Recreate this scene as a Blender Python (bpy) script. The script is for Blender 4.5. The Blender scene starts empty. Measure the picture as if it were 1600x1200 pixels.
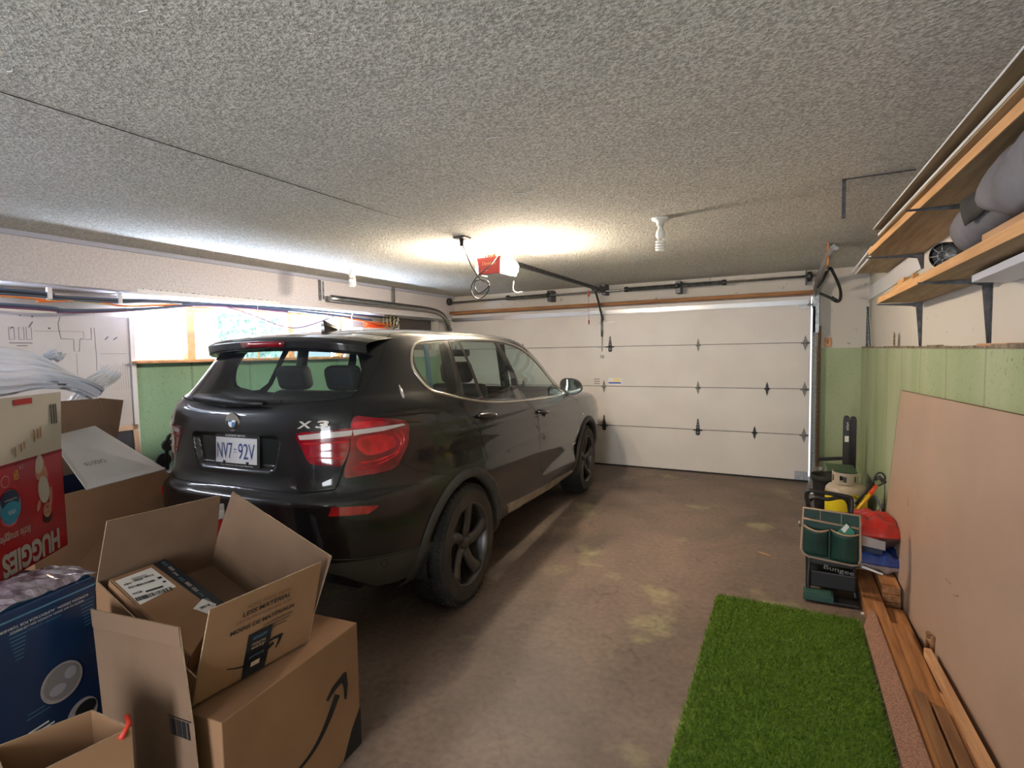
import bpy, bmesh, math, random
from mathutils import Vector, Matrix
from mathutils.geometry import delaunay_2d_cdt
random.seed(7)
S = bpy.context.scene
COL = S.collection
PI = math.pi
# ------------------------------------------------------------------ camera
CAM = Vector((4.669, -6.985, 1.556))
cd = bpy.data.cameras.new('camera'); cam = bpy.data.objects.new('camera', cd); COL.objects.link(cam)
yaw, pitch, roll = 0.481506, -0.0592195, -0.0165645
fw = Vector((-math.sin(yaw)*math.cos(pitch), math.cos(yaw)*math.cos(pitch), math.sin(pitch)))
rt0 = Vector((math.cos(yaw), math.sin(yaw), 0)); up0 = rt0.cross(fw)
rt = rt0*math.cos(roll) + up0*math.sin(roll); up = -rt0*math.sin(roll) + up0*math.cos(roll)
cam.matrix_world = Matrix(((rt.x, up.x, -fw.x, CAM.x), (rt.y, up.y, -fw.y, CAM.y), (rt.z, up.z, -fw.z, CAM.z), (0, 0, 0, 1)))
cd.sensor_fit = 'HORIZONTAL'; cd.sensor_width = 36.0; cd.lens = 829.852/1600*36.0
cd.clip_start = .02
S.camera = cam
# ------------------------------------------------------------------ sky, sun, added fill lamps
wd = bpy.data.worlds.new('world'); S.world = wd; wd.use_nodes = True
bg = wd.node_tree.nodes['Background']; bg.inputs[0].default_value = (.80, .90, 1.0, 1); bg.inputs[1].default_value = WORLD_STRENGTH = 0.55
sl = bpy.data.lights.new('sun', 'SUN'); so = bpy.data.objects.new('sun', sl); COL.objects.link(so)
sl.energy = 4.2; sl.angle = .01; sl.color = (1, .96, .9)
so.rotation_euler = (Vector((-.62, -.05, -.78))).to_track_quat('-Z', 'Y').to_euler()

def area(name, loc, direction, sx, sy, energy, color):
    l = bpy.data.lights.new(name, 'AREA'); l.shape = 'RECTANGLE'; l.size = sx; l.size_y = sy
    l.energy = energy; l.color = color
    o = bpy.data.objects.new(name, l); COL.objects.link(o); o.location = loc
    o.rotation_euler = Vector(direction).to_track_quat('-Z', 'Y').to_euler()
    return o
# added fill lamps out of view: below the sill, behind the camera, far left
area('bounce_fill', (-.66, -3.1, 1.34), (1, 0, 1.05), 2.6, .30, 620, (.72, .82, 1.0))  # hidden lamp added in place of light coming up off the ground
area('rear_fill', (3.9, -9.45, 1.05), (-.05, 1, .05), 1.1, 1.95, 32, (.92, .95, 1.0))  # added lamp brightening the boxes and car from behind the camera
area('side_fill', (-.62, -6.6, 1.82), (1, .12, .10), 2.0, .50, 130, (.74, .83, 1.0))  # added bluish side fill for the boxes and ceiling
vs = S.view_settings
vs.view_transform = 'Standard'; vs.look = 'None'; vs.gamma = 1; vs.use_curve_mapping = False
vs.exposure = 1.72

# ------------------------------------------------------------------ materials
def mat(name, col, rough=.6, metal=0., var=0., scale=8., bump=0., bscale=60., coat=0., spec=.5, col2=None, stretch=None, detail=3., emit=None, es=0., dist=.002, croug=.03):
    m = bpy.data.materials.new(name); m.use_nodes = True; nt = m.node_tree; b = nt.nodes['Principled BSDF']
    b.inputs['Roughness'].default_value = rough; b.inputs['Metallic'].default_value = metal
    b.inputs['Base Color'].default_value = (*col, 1); b.inputs['Specular IOR Level'].default_value = spec
    if coat: b.inputs['Coat Weight'].default_value = coat; b.inputs['Coat Roughness'].default_value = croug
    if emit: b.inputs['Emission Color'].default_value = (*emit, 1); b.inputs['Emission Strength'].default_value = es
    tc = nt.nodes.new('ShaderNodeTexCoord'); mp = nt.nodes.new('ShaderNodeMapping'); nt.links.new(tc.outputs['Object'], mp.inputs[0])
    if stretch: mp.inputs['Scale'].default_value = stretch
    if var or col2:
        n = nt.nodes.new('ShaderNodeTexNoise'); n.inputs['Scale'].default_value = scale; n.inputs['Detail'].default_value = detail
        nt.links.new(mp.outputs[0], n.inputs[0])
        r = nt.nodes.new('ShaderNodeValToRGB'); nt.links.new(n.outputs[0], r.inputs[0])
        c2 = col2 or tuple(max(0, c*(1-var)) for c in col); c1 = col if col2 else tuple(min(1, c*(1+var)) for c in col)
        r.color_ramp.elements[0].position = .35; r.color_ramp.elements[1].position = .65
        r.color_ramp.elements[0].color = (*c2, 1); r.color_ramp.elements[1].color = (*c1, 1)
        nt.links.new(r.outputs[0], b.inputs['Base Color'])
    if bump:
        n = nt.nodes.new('ShaderNodeTexNoise'); n.inputs['Scale'].default_value = bscale; n.inputs['Detail'].default_value = 2
        nt.links.new(mp.outputs[0], n.inputs[0])
        u = nt.nodes.new('ShaderNodeBump'); u.inputs['Strength'].default_value = bump; u.inputs['Distance'].default_value = dist
        nt.links.new(n.outputs[0], u.inputs['Height']); nt.links.new(u.outputs[0], b.inputs['Normal'])
    return m

def glassy(name, tint, fac=.0, rough=.02, sheet=(.02, .02, .02)):
    # thin pane: see-through tint with a glossy skin; fac adds an opaque haze
    m = bpy.data.materials.new(name); m.use_nodes = True; nt = m.node_tree; nt.nodes.clear()
    o = nt.nodes.new('ShaderNodeOutputMaterial'); t = nt.nodes.new('ShaderNodeBsdfTransparent'); t.inputs[0].default_value = (*tint, 1)
    d = nt.nodes.new('ShaderNodeBsdfDiffuse'); d.inputs[0].default_value = (*sheet, 1)
    g = nt.nodes.new('ShaderNodeBsdfGlossy'); g.inputs['Roughness'].default_value = rough; g.inputs[0].default_value = (1, 1, 1, 1)
    a = nt.nodes.new('ShaderNodeMixShader'); a.inputs[0].default_value = fac
    b = nt.nodes.new('ShaderNodeMixShader'); f = nt.nodes.new('ShaderNodeFresnel')
    ge = nt.nodes.new('ShaderNodeNewGeometry'); ma = nt.nodes.new('ShaderNodeMath'); ma.operation = 'MULTIPLY_ADD'; ma.inputs[1].default_value = -.83333; ma.inputs[2].default_value = 1.5
    nt.links.new(ge.outputs['Backfacing'], ma.inputs[0]); nt.links.new(ma.outputs[0], f.inputs[0])   # thin pane: same reflectance from both sides
    nt.links.new(t.outputs[0], a.inputs[1]); nt.links.new(d.outputs[0], a.inputs[2])
    nt.links.new(f.outputs[0], b.inputs[0]); nt.links.new(a.outputs[0], b.inputs[1]); nt.links.new(g.outputs[0], b.inputs[2])
    nt.links.new(b.outputs[0], o.inputs[0]); return m

def sub(m, f):
    f(m.node_tree, m.node_tree.nodes['Principled BSDF']); return m

M = {}
def wood(name, c1, c2, axis=1, sc=3.):
    st = [14., 14., 14.]; st[axis] = .9
    return mat(name, c1, .65, col2=c2, scale=sc, stretch=tuple(st), detail=6, bump=.25, bscale=6)
M['kraft'] = mat('kraft_board', (.30, .165, .088), .85, var=.10, scale=3, bump=.15, bscale=40, spec=.25)
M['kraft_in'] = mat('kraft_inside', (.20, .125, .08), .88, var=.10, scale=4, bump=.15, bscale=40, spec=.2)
M['kraft_edge'] = mat('kraft_edge', (.46, .33, .22), .9, var=.2, scale=60)
M['white_board'] = mat('white_board', (.52, .49, .44), .7, var=.05, scale=4, spec=.3)
M['white_print'] = mat('white_print', (.80, .78, .74), .5)
M['hair_brown'] = mat('brown_mark_ink', (.28, .13, .045), .8)
M['black_print'] = mat('black_print', (.012, .012, .014), .6)
M['faint_print'] = mat('faint_print', (.12, .07, .04), .85)
M['red_print'] = mat('red_print', (.42, .012, .015), .38, var=.15, scale=4, coat=.3, croug=.2)
M['dred_print'] = mat('dark_red_print', (.25, .005, .012), .5)
M['blue_print'] = mat('blue_print', (.003, .026, .085), .4, var=.35, scale=2, coat=.3, croug=.25)
M['pale_blue'] = mat('pale_blue_print', (.08, .22, .36), .45, var=.25, scale=8)
M['cyan'] = mat('cyan_print', (.03, .28, .45), .5)
M['navy'] = mat('navy_print', (.008, .02, .06), .5)
M['skin_print'] = mat('skin_print', (.55, .26, .17), .5, var=.15, scale=20)
M['hair_print'] = mat('hair_print', (.05, .02, .012), .6)
M['yellow_print'] = mat('yellow_print', (.75, .5, .03), .5)
M['tape'] = mat('clear_tape', (.25, .16, .105), .25, spec=.6)
M['black_tape'] = mat('black_tape', (.012, .015, .022), .35)
M['tape_ink'] = mat('tape_ink', (.09, .22, .30), .5)
M['steel'] = mat('galvanised_steel', (.34, .35, .35), .38, 1., var=.25, scale=25)
M['steel_dark'] = mat('dark_steel', (.10, .10, .105), .45, .9, var=.3, scale=30)
M['zinc'] = mat('zinc', (.36, .36, .35), .42, 1., var=.2, scale=40)
M['hinge_grey'] = mat('dull_hinge_grey', (.20, .195, .185), .5, .35, var=.25, scale=60)
M['zinc_smooth'] = mat('smooth_steel', (.42, .42, .42), .33, 1.)
M['black'] = mat('black_plastic', (.012, .012, .013), .45)
M['black_soft'] = mat('black_rubber', (.018, .017, .016), .75, var=.3, scale=20)
M['white'] = mat('white_plastic', (.75, .74, .70), .4)
M['red_plastic'] = mat('red_plastic', (.32, .03, .022), .4)
M['orange'] = mat('orange_plastic', (.75, .10, .02), .45)
M['yellow'] = mat('yellow_paint', (.75, .42, .02), .4)
M['shelf'] = wood('shelf_pine', (.38, .27, .15), (.25, .165, .085), 1)
M['shelf_edge'] = wood('shelf_pine_edge', (.74, .41, .17), (.60, .31, .12), 1)
M['lumber'] = wood('lumber', (.42, .19, .065), (.25, .10, .03), 1)
M['lumber_dark'] = wood('lumber_dark', (.27, .13, .05), (.15, .065, .025), 1)
M['lumber_pale'] = wood('lumber_pale', (.58, .33, .17), (.46, .23, .10), 1)
M['osb'] = mat('chipboard', (.40, .22, .15), .85, col2=(.22, .11, .075), scale=120, bump=.5, bscale=150, detail=2)
M['header_wood'] = mat('header_wood', (.40, .19, .07), .7, col2=(.22, .09, .03), scale=3, stretch=(1, 12, 12), detail=5)
M['win_wood'] = mat('window_wood', (.55, .27, .12), .6, var=.2, scale=10)
M['sheet'] = mat('wall_sheet', (.42, .29, .215), .42, var=.05, scale=2.5, bump=.05, bscale=12, spec=.4)
M['sheet_edge'] = mat('wall_sheet_edge', (.20, .11, .05), .8)
M['grey_fabric'] = mat('grey_fabric', (.16, .155, .18), .8, var=.18, scale=7, bump=.3, bscale=9, dist=.02)
M['charcoal_fabric'] = mat('charcoal_fabric', (.035, .034, .036), .85, var=.4, scale=9)
M['navy_bag'] = mat('dark_bag', (.02, .02, .035), .4, var=.5, scale=9)

# ceiling: sprayed popcorn
def f(nt, b):
    tc = nt.nodes.new('ShaderNodeTexCoord')
    n = nt.nodes.new('ShaderNodeTexNoise'); n.inputs['Scale'].default_value = 85; n.inputs['Detail'].default_value = 3; n.inputs['Roughness'].default_value = .6
    nt.links.new(tc.outputs['Object'], n.inputs[0])
    u = nt.nodes.new('ShaderNodeBump'); u.inputs['Strength'].default_value = 1; u.inputs['Distance'].default_value = .011
    nt.links.new(n.outputs[0], u.inputs['Height']); nt.links.new(u.outputs[0], b.inputs['Normal'])
    r = nt.nodes.new('ShaderNodeValToRGB'); nt.links.new(n.outputs[0], r.inputs[0])
    r.color_ramp.elements[0].position = .36; r.color_ramp.elements[1].position = .66
    r.color_ramp.elements[0].color = (.46, .45, .41, 1); r.color_ramp.elements[1].color = (.90, .89, .83, 1)
    n2 = nt.nodes.new('ShaderNodeTexNoise'); n2.inputs['Scale'].default_value = 1.1; nt.links.new(tc.outputs['Object'], n2.inputs[0])
    mx = nt.nodes.new('ShaderNodeMix'); mx.data_type = 'RGBA'; mx.blend_type = 'MULTIPLY'; mx.inputs[0].default_value = .25
    nt.links.new(r.outputs[0], mx.inputs[6]); nt.links.new(n2.outputs[0], mx.inputs[7]); nt.links.new(mx.outputs[2], b.inputs['Base Color'])
M['ceiling'] = sub(mat('popcorn_ceiling', (.6, .58, .5), .95, spec=.1), f)
# drywall, knocked about
def f(nt, b):
    tc = nt.nodes.new('ShaderNodeTexCoord')
    n = nt.nodes.new('ShaderNodeTexNoise'); n.inputs['Scale'].default_value = 13; n.inputs['Detail'].default_value = 6
    nt.links.new(tc.outputs['Object'], n.inputs[0])
    r = nt.nodes.new('ShaderNodeValToRGB'); nt.links.new(n.outputs[0], r.inputs[0])
    e = r.color_ramp.elements; e[0].position = .26; e[0].color = (.28, .25, .21, 1); e[1].position = .33; e[1].color = (.60, .565, .51, 1)
    nt.links.new(r.outputs[0], b.inputs['Base Color'])
M['drywall'] = sub(mat('drywall', (.6, .56, .51), .8, spec=.25, bump=.1, bscale=30), f)
M['stucco'] = mat('stucco', (.60, .57, .59), .9, var=.10, scale=60, bump=.6, bscale=160, dist=.006)
M['trim_white'] = mat('trim_white', (.72, .72, .74), .55)
# green painted concrete with form marks and pitting
def green(name, c1, c2):
    def f(nt, b):
        tc = nt.nodes.new('ShaderNodeTexCoord')
        mp = nt.nodes.new('ShaderNodeMapping'); mp.inputs['Scale'].default_value = (1, 1, .35); nt.links.new(tc.outputs['Object'], mp.inputs[0])
        n = nt.nodes.new('ShaderNodeTexNoise'); n.inputs['Scale'].default_value = 2.2; n.inputs['Detail'].default_value = 4; nt.links.new(mp.outputs[0], n.inputs[0])
        r = nt.nodes.new('ShaderNodeValToRGB'); nt.links.new(n.outputs[0], r.inputs[0])
        r.color_ramp.elements[0].position = .35; r.color_ramp.elements[1].position = .65
        r.color_ramp.elements[0].color = (*c2, 1); r.color_ramp.elements[1].color = (*c1, 1)
        p = nt.nodes.new('ShaderNodeTexNoise'); p.inputs['Scale'].default_value = 75; p.inputs['Detail'].default_value = 2; nt.links.new(tc.outputs['Object'], p.inputs[0])
        pr = nt.nodes.new('ShaderNodeValToRGB'); nt.links.new(p.outputs[0], pr.inputs[0]); pr.color_ramp.elements[0].position = .27; pr.color_ramp.elements[1].position = .36
        pr.color_ramp.elements[0].color = (.25, .22, .12, 1); pr.color_ramp.elements[1].color = (1, 1, 1, 1)
        # vertical form-board seams along Y and X
        sx = nt.nodes.new('ShaderNodeSeparateXYZ'); nt.links.new(tc.outputs['Object'], sx.inputs[0])
        ad = nt.nodes.new('ShaderNodeMath'); ad.operation = 'ADD'; nt.links.new(sx.outputs[0], ad.inputs[0]); nt.links.new(sx.outputs[1], ad.inputs[1])
        w = nt.nodes.new('ShaderNodeTexNoise'); w.inputs['Scale'].default_value = 5; nt.links.new(tc.outputs['Object'], w.inputs[0])
        ml = nt.nodes.new('ShaderNodeMath'); ml.operation = 'MULTIPLY_ADD'; ml.inputs[1].default_value = .012; nt.links.new(w.outputs[0], ml.inputs[0]); nt.links.new(ad.outputs[0], ml.inputs[2])
        pp = nt.nodes.new('ShaderNodeMath'); pp.operation = 'PINGPONG'; pp.inputs[1].default_value = .305; nt.links.new(ml.outputs[0], pp.inputs[0])
        sr = nt.nodes.new('ShaderNodeValToRGB'); nt.links.new(pp.outputs[0], sr.inputs[0])
        sr.color_ramp.elements[0].position = .006; sr.color_ramp.elements[0].color = (.3, .28, .14, 1); sr.color_ramp.elements[1].position = .016; sr.color_ramp.elements[1].color = (1, 1, 1, 1)
        m1 = nt.nodes.new('ShaderNodeMix'); m1.data_type = 'RGBA'; m1.blend_type = 'MULTIPLY'; m1.inputs[0].default_value = .8
        m2 = nt.nodes.new('ShaderNodeMix'); m2.data_type = 'RGBA'; m2.blend_type = 'MULTIPLY'; m2.inputs[0].default_value = .42
        nt.links.new(r.outputs[0], m1.inputs[6]); nt.links.new(pr.outputs[0], m1.inputs[7])
        nt.links.new(m1.outputs[2], m2.inputs[6]); nt.links.new(sr.outputs[0], m2.inputs[7]); nt.links.new(m2.outputs[2], b.inputs['Base Color'])
    return sub(mat(name, c1, .6, bump=.4, bscale=25, dist=.004), f)
M['green'] = green('green_concrete', (.40, .46, .29), (.29, .36, .19))
M['green_left'] = green('green_concrete_window_side', (.26, .44, .30), (.20, .36, .23))
# concrete floor
def f(nt, b):
    tc = nt.nodes.new('ShaderNodeTexCoord')
    def noise(s, d, lo, hi, c0, c1, dis=0):
        n = nt.nodes.new('ShaderNodeTexNoise'); n.inputs['Scale'].default_value = s; n.inputs['Detail'].default_value = d; n.inputs['Distortion'].default_value = dis
        nt.links.new(tc.outputs['Object'], n.inputs[0]); r = nt.nodes.new('ShaderNodeValToRGB'); nt.links.new(n.outputs[0], r.inputs[0])
        r.color_ramp.elements[0].position = lo; r.color_ramp.elements[1].position = hi; r.color_ramp.elements[0].color = (*c0, 1); r.color_ramp.elements[1].color = (*c1, 1); return r
    a = noise(1.4, 8, .3, .7, (.108, .080, .064), (.215, .153, .120), .6)
    st = noise(1.9, 7, .60, .74, (0, 0, 0), (1, 1, 1), .3)
    fine = noise(28, 6, .3, .7, (.72, .72, .72), (1.15, 1.15, 1.15))
    dark = noise(9, 9, .30, .40, (.55, .52, .5), (1, 1, 1), 1.2)
    m0 = nt.nodes.new('ShaderNodeMix'); m0.data_type = 'RGBA'; m0.inputs[7].default_value = (.45, .44, .22, 1)
    sc = nt.nodes.new('ShaderNodeMath'); sc.operation = 'MULTIPLY'; sc.inputs[1].default_value = .6; nt.links.new(st.outputs[0], sc.inputs[0]); nt.links.new(sc.outputs[0], m0.inputs[0])
    nt.links.new(a.outputs[0], m0.inputs[6])
    m1 = nt.nodes.new('ShaderNodeMix'); m1.data_type = 'RGBA'; m1.blend_type = 'MULTIPLY'; m1.inputs[0].default_value = .8; nt.links.new(m0.outputs[2], m1.inputs[6]); nt.links.new(fine.outputs[0], m1.inputs[7])
    m2 = nt.nodes.new('ShaderNodeMix'); m2.data_type = 'RGBA'; m2.blend_type = 'MULTIPLY'; m2.inputs[0].default_value = .6; nt.links.new(m1.outputs[2], m2.inputs[6]); nt.links.new(dark.outputs[0], m2.inputs[7])
    nt.links.new(m2.outputs[2], b.inputs['Base Color'])
    u = nt.nodes.new('ShaderNodeBump'); u.inputs['Strength'].default_value = .25; u.inputs['Distance'].default_value = .004; nt.links.new(fine.outputs[0], u.inputs['Height']); nt.links.new(u.outputs[0], b.inputs['Normal'])
M['floor'] = sub(mat('concrete_floor', (.2, .15, .11), .55, spec=.4), f)

# ------------------------------------------------------------------ mesh helpers
class MB:
    def __init__(s): s.v = []; s.f = []; s.m = []; s.sm = []
    def add(s, vs, fs, mi=0, smooth=False):
        o = len(s.v); s.v += [tuple(v) for v in vs]; s.f += [tuple(i+o for i in f) for f in fs]; s.m += [mi]*len(fs); s.sm += [smooth]*len(fs); return s
    def box(s, c, d, rot=None, mi=0):
        x, y, z = d[0]/2, d[1]/2, d[2]/2
        vs = [Vector((a*x, b*y, e*z)) for a in (-1, 1) for b in (-1, 1) for e in (-1, 1)]
        if rot is not None: vs = [rot @ v for v in vs]
        vs = [v+Vector(c) for v in vs]
        return s.add(vs, [(0, 1, 3, 2), (4, 6, 7, 5), (0, 4, 5, 1), (2, 3, 7, 6), (0, 2, 6, 4), (1, 5, 7, 3)], mi)
    def lohi(s, a, b, mi=0): return s.box([(p+q)/2 for p, q in zip(a, b)], [abs(q-p) for p, q in zip(a, b)], None, mi)
    def slab(s, pts, nrm, th, mi=0, mi2=None):
        # flat polygon with thickness th along nrm
        n = Vector(nrm).normalized(); k = len(pts); P = [Vector(p) for p in pts]
        vs = P+[p+n*th for p in P]
        s.add(vs, [tuple(range(k))[::-1], tuple(range(k, 2*k))], mi)
        o = len(s.v)-2*k
        for i in range(k):
            j = (i+1) % k; s.f.append((o+i, o+j, o+k+j, o+k+i)); s.m.append(mi if mi2 is None else mi2); s.sm.append(False)
        return s
    def tube(s, pts, r, n=8, mi=0, closed=False, caps=True, r2=None):
        P = [Vector(p) for p in pts]; k = len(P); rs = r if isinstance(r, (list, tuple)) else [r]*k
        prev = None; rings = []
        for i in range(k):
            if closed: t = (P[(i+1) % k]-P[i-1])
            else: t = (P[min(i+1, k-1)]-P[max(i-1, 0)])
            t = t.normalized() if t.length > 1e-9 else Vector((0, 0, 1))
            if prev is None:
                a = Vector((0, 0, 1)) if abs(t.z) < .9 else Vector((1, 0, 0)); u = t.cross(a).normalized()
            else:
                u = prev-t*prev.dot(t); u = u.normalized() if u.length > 1e-6 else t.orthogonal().normalized()
            prev = u; w = t.cross(u)
            rings.append([P[i]+(u*math.cos(2*PI*j/n)+w*math.sin(2*PI*j/n))*rs[i] for j in range(n)])
        vs = [v for R in rings for v in R]; fs = []
        for i in range(k if closed else k-1):
            a = i*n; b = ((i+1) % k)*n
            for j in range(n): fs.append((a+j, a+(j+1) % n, b+(j+1) % n, b+j))
        s.add(vs, fs, mi, n > 4)
        if caps and not closed:
            o = len(s.v)-len(vs); s.f += [tuple(o+j for j in range(n))[::-1], tuple(o+(k-1)*n+j for j in range(n))]; s.m += [mi]*2; s.sm += [False]*2
        return s
    def lathe(s, prof, n=32, M4=None, mi=0, smooth=True, caps=True):
        vs = []; fs = []; k = len(prof)
        for i in range(n):
            a = 2*PI*i/n
            for r, z in prof: vs.append(Vector((r*math.cos(a), r*math.sin(a), z)))
        for i in range(n):
            b = ((i+1) % n)*k; a = i*k
            for j in range(k-1): fs.append((a+j, b+j, b+j+1, a+j+1))
        if caps:
            if prof[0][0] > 1e-5: fs.append(tuple(i*k for i in range(n))[::-1])
            if prof[-1][0] > 1e-5: fs.append(tuple(i*k+k-1 for i in range(n)))
        if M4 is not None: vs = [M4 @ v for v in vs]
        return s.add(vs, fs, mi, smooth)
    def grid(s, fn, nu, nv, mi=0, smooth=True, closed=False):
        vs = [fn(i/(nu-1), j/(nv-1)) for i in range(nu) for j in range(nv)]; fs = []
        for i in range(nu-1):
            for j in range(nv-1): fs.append((i*nv+j, (i+1)*nv+j, (i+1)*nv+j+1, i*nv+j+1))
        return s.add(vs, fs, mi, smooth)
    def build(s, name, mats, parent=None, bevel=0., sub=0, weld=False, solid=0., sharp=None, seg=2):
        me = bpy.data.meshes.new(name); me.from_pydata(s.v, [], s.f)
        mats = mats if isinstance(mats, (list, tuple)) else [mats]
        for m in mats: me.materials.append(M[m] if isinstance(m, str) else m)
        me.polygons.foreach_set('material_index', s.m); me.polygons.foreach_set('use_smooth', s.sm); me.update()
        bm = bmesh.new(); bm.from_mesh(me)
        if weld: bmesh.ops.remove_doubles(bm, verts=bm.verts, dist=1e-5)
        bmesh.ops.recalc_face_normals(bm, faces=bm.faces); bm.to_mesh(me); bm.free()
        o = bpy.data.objects.new(name, me); COL.objects.link(o)
        if parent is not None: adopt(o, parent)
        if solid: q = o.modifiers.new('solid', 'SOLIDIFY'); q.thickness = solid; q.offset = 0
        if bevel: q = o.modifiers.new('bevel', 'BEVEL'); q.width = bevel; q.segments = seg; q.limit_method = 'ANGLE'; q.angle_limit = .6
        if sub: q = o.modifiers.new('sub', 'SUBSURF'); q.levels = sub; q.render_levels = sub
        if sharp is not None: me.set_sharp_from_angle(angle=sharp)
        return o
def smoothall(o, ang=.6):
    for p in o.data.polygons: p.use_smooth = True
    o.data.set_sharp_from_angle(angle=ang); return o
def tag(o, label=None, cat=None, group=None, kind=None):
    if label: o['label'] = label
    if cat: o['category'] = cat
    if group: o['group'] = group
    if kind: o['kind'] = kind
    return o
INV = {}
def adopt(o, parent):
    o.parent = parent
    if parent.name in INV: o.matrix_parent_inverse = INV[parent.name]
def thing(name, label, cat, loc=(0, 0, 0), rz=0, group=None, kind=None, world=True):
    o = bpy.data.objects.new(name, None); COL.objects.link(o); o.empty_display_size = .05
    o.location = loc; o.rotation_euler = (0, 0, rz)
    if world: INV[o.name] = (Matrix.Translation(loc) @ Matrix.Rotation(rz, 4, 'Z')).inverted()   # parts are written in room coordinates
    return tag(o, label, cat, group, kind)
def copy_tree(o, parent=None):
    kids = [c for c in o.children]
    c = o.copy(); COL.objects.link(c); c.parent = parent
    for k in kids: copy_tree(k, c)
    return c
def frame(o, x, y):
    # 4x4: origin o, x axis along text, y axis up the text
    x = Vector(x).normalized(); y = Vector(y); y = (y-x*y.dot(x)).normalized(); z = x.cross(y)
    return Matrix(((x.x, y.x, z.x, o[0]), (x.y, y.y, z.y, o[1]), (x.z, y.z, z.z, o[2]), (0, 0, 0, 1)))
def text(s, F, width, m, name, parent=None, height=None, ext=.0006, shear=0., bold=0., align='CENTER'):
    c = bpy.data.curves.new('t', 'FONT'); c.body = s; c.extrude = 0; c.shear = shear; c.offset = bold; c.align_x = align; c.align_y = 'CENTER'
    o = bpy.data.objects.new('t', c); COL.objects.link(o); dg = bpy.context.evaluated_depsgraph_get(); dg.update()
    me = bpy.data.meshes.new_from_object(o.evaluated_get(dg)); bpy.data.objects.remove(o)
    xs = [v.co.x for v in me.vertices]; ys = [v.co.y for v in me.vertices]
    w = max(xs)-min(xs); h = max(ys)-min(ys); cx = (max(xs)+min(xs))/2; cy = (max(ys)+min(ys))/2
    kx = width/w; ky = height/h if height else kx
    vs = [F @ Vector(((v.co.x-cx)*kx, (v.co.y-cy)*ky, ext)) for v in me.vertices]
    fs = [tuple(p.vertices) for p in me.polygons]; bpy.data.meshes.remove(me)
    b = MB(); b.add(vs, fs)
    me = bpy.data.meshes.new(name); me.from_pydata(b.v, [], b.f); me.materials.append(M[m] if isinstance(m, str) else m)
    o = bpy.data.objects.new(name, me); COL.objects.link(o)
    if parent is not None: adopt(o, parent)
    return o
def V(*a): return Vector(a)
def catm(pts, k=6, closed=False):
    P = [Vector(p) for p in pts]; n = len(P); out = []
    for i in range(n if closed else n-1):
        p0 = P[(i-1) % n] if closed or i else P[0]; p1 = P[i]; p2 = P[(i+1) % n]; p3 = P[(i+2) % n] if closed or i+2 < n else P[-1]
        for j in range(k):
            t = j/k; out.append(.5*((2*p1)+(-p0+p2)*t+(2*p0-5*p1+4*p2-p3)*t*t+(-p0+3*p1-3*p2+p3)*t**3))
    if not closed: out.append(P[-1])
    return out

# ================================================================== THE SETTING
YB = -9.2
def struct(mb, name, m, label, cat, **k): return tag(mb.build(name, m, **k), label, cat, kind='structure')
struct(MB().lohi((-.6, YB, -.12), (5.6, .3, 0)), 'floor', 'floor', 'worn brown concrete garage floor with greenish stains', 'floor')
struct(MB().lohi((-.6, YB, 2.44), (5.7, .3, 2.56)), 'ceiling', 'ceiling', 'grey popcorn textured ceiling above the whole garage', 'ceiling')
def scuffs():
    b = MB(); r = random.Random(21)
    for i in range(46):
        x = r.uniform(.5, 4.6); y = r.uniform(-6.6, -3.2); a = r.uniform(-.5, .9); L = r.uniform(.015, .06); k = r.uniform(-1.2, 1.2); P = []
        for j in range(4): P.append((x+math.cos(a)*L*j/3, y+math.sin(a)*L*j/3, 2.4385)); a += k*.3
        b.tube(P, r.uniform(.0012, .0022), 4)
    return b
scuffs().build('scuff_marks', mat('chalky_scuff', (.80, .82, .80), .9), bpy.data.objects['ceiling'])
# right wall: painted concrete below, drywall set back above
struct(MB().lohi((5.38, YB, 0), (5.7, .3, 1.547)), 'wall_right', 'green', 'pitted green painted concrete wall behind the leaning sheet', 'wall')
struct(MB().lohi((5.44, YB, 1.547), (5.7, .3, 2.44)), 'wall_right_upper', 'drywall', 'off-white drywall above the green concrete on the right', 'wall')
struct(MB().lohi((-.6, YB-.15, 0), (3.3, YB, 2.44)).lohi((4.5, YB-.15, 0), (5.7, YB, 2.44)).lohi((3.3, YB-.15, 2.08), (4.5, YB, 2.44)), 'wall_rear', 'drywall', 'off-white wall behind the viewpoint with an opening added for the fill lamp', 'wall')  # unseen wall; its opening is added to admit the rear fill lamp
# wall round the garage door
w = MB(); w.lohi((-.6, .05, 2.15), (5.7, .3, 2.44)); w.lohi((4.93, .05, 1.547), (5.44, .3, 2.15)); w.lohi((-.6, .05, 1.547), (-.05, .3, 2.15))
struct(w, 'wall_back', 'drywall', 'off-white drywall header over and beside the garage door', 'wall')
w = MB(); w.lohi((4.93, .03, 0), (5.38, .3, 1.547)); w.lohi((-.6, .03, 0), (-.05, .3, 1.547))
struct(w, 'wall_back_lower', 'green', 'dark green concrete strip between garage door and right wall', 'wall')
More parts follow.
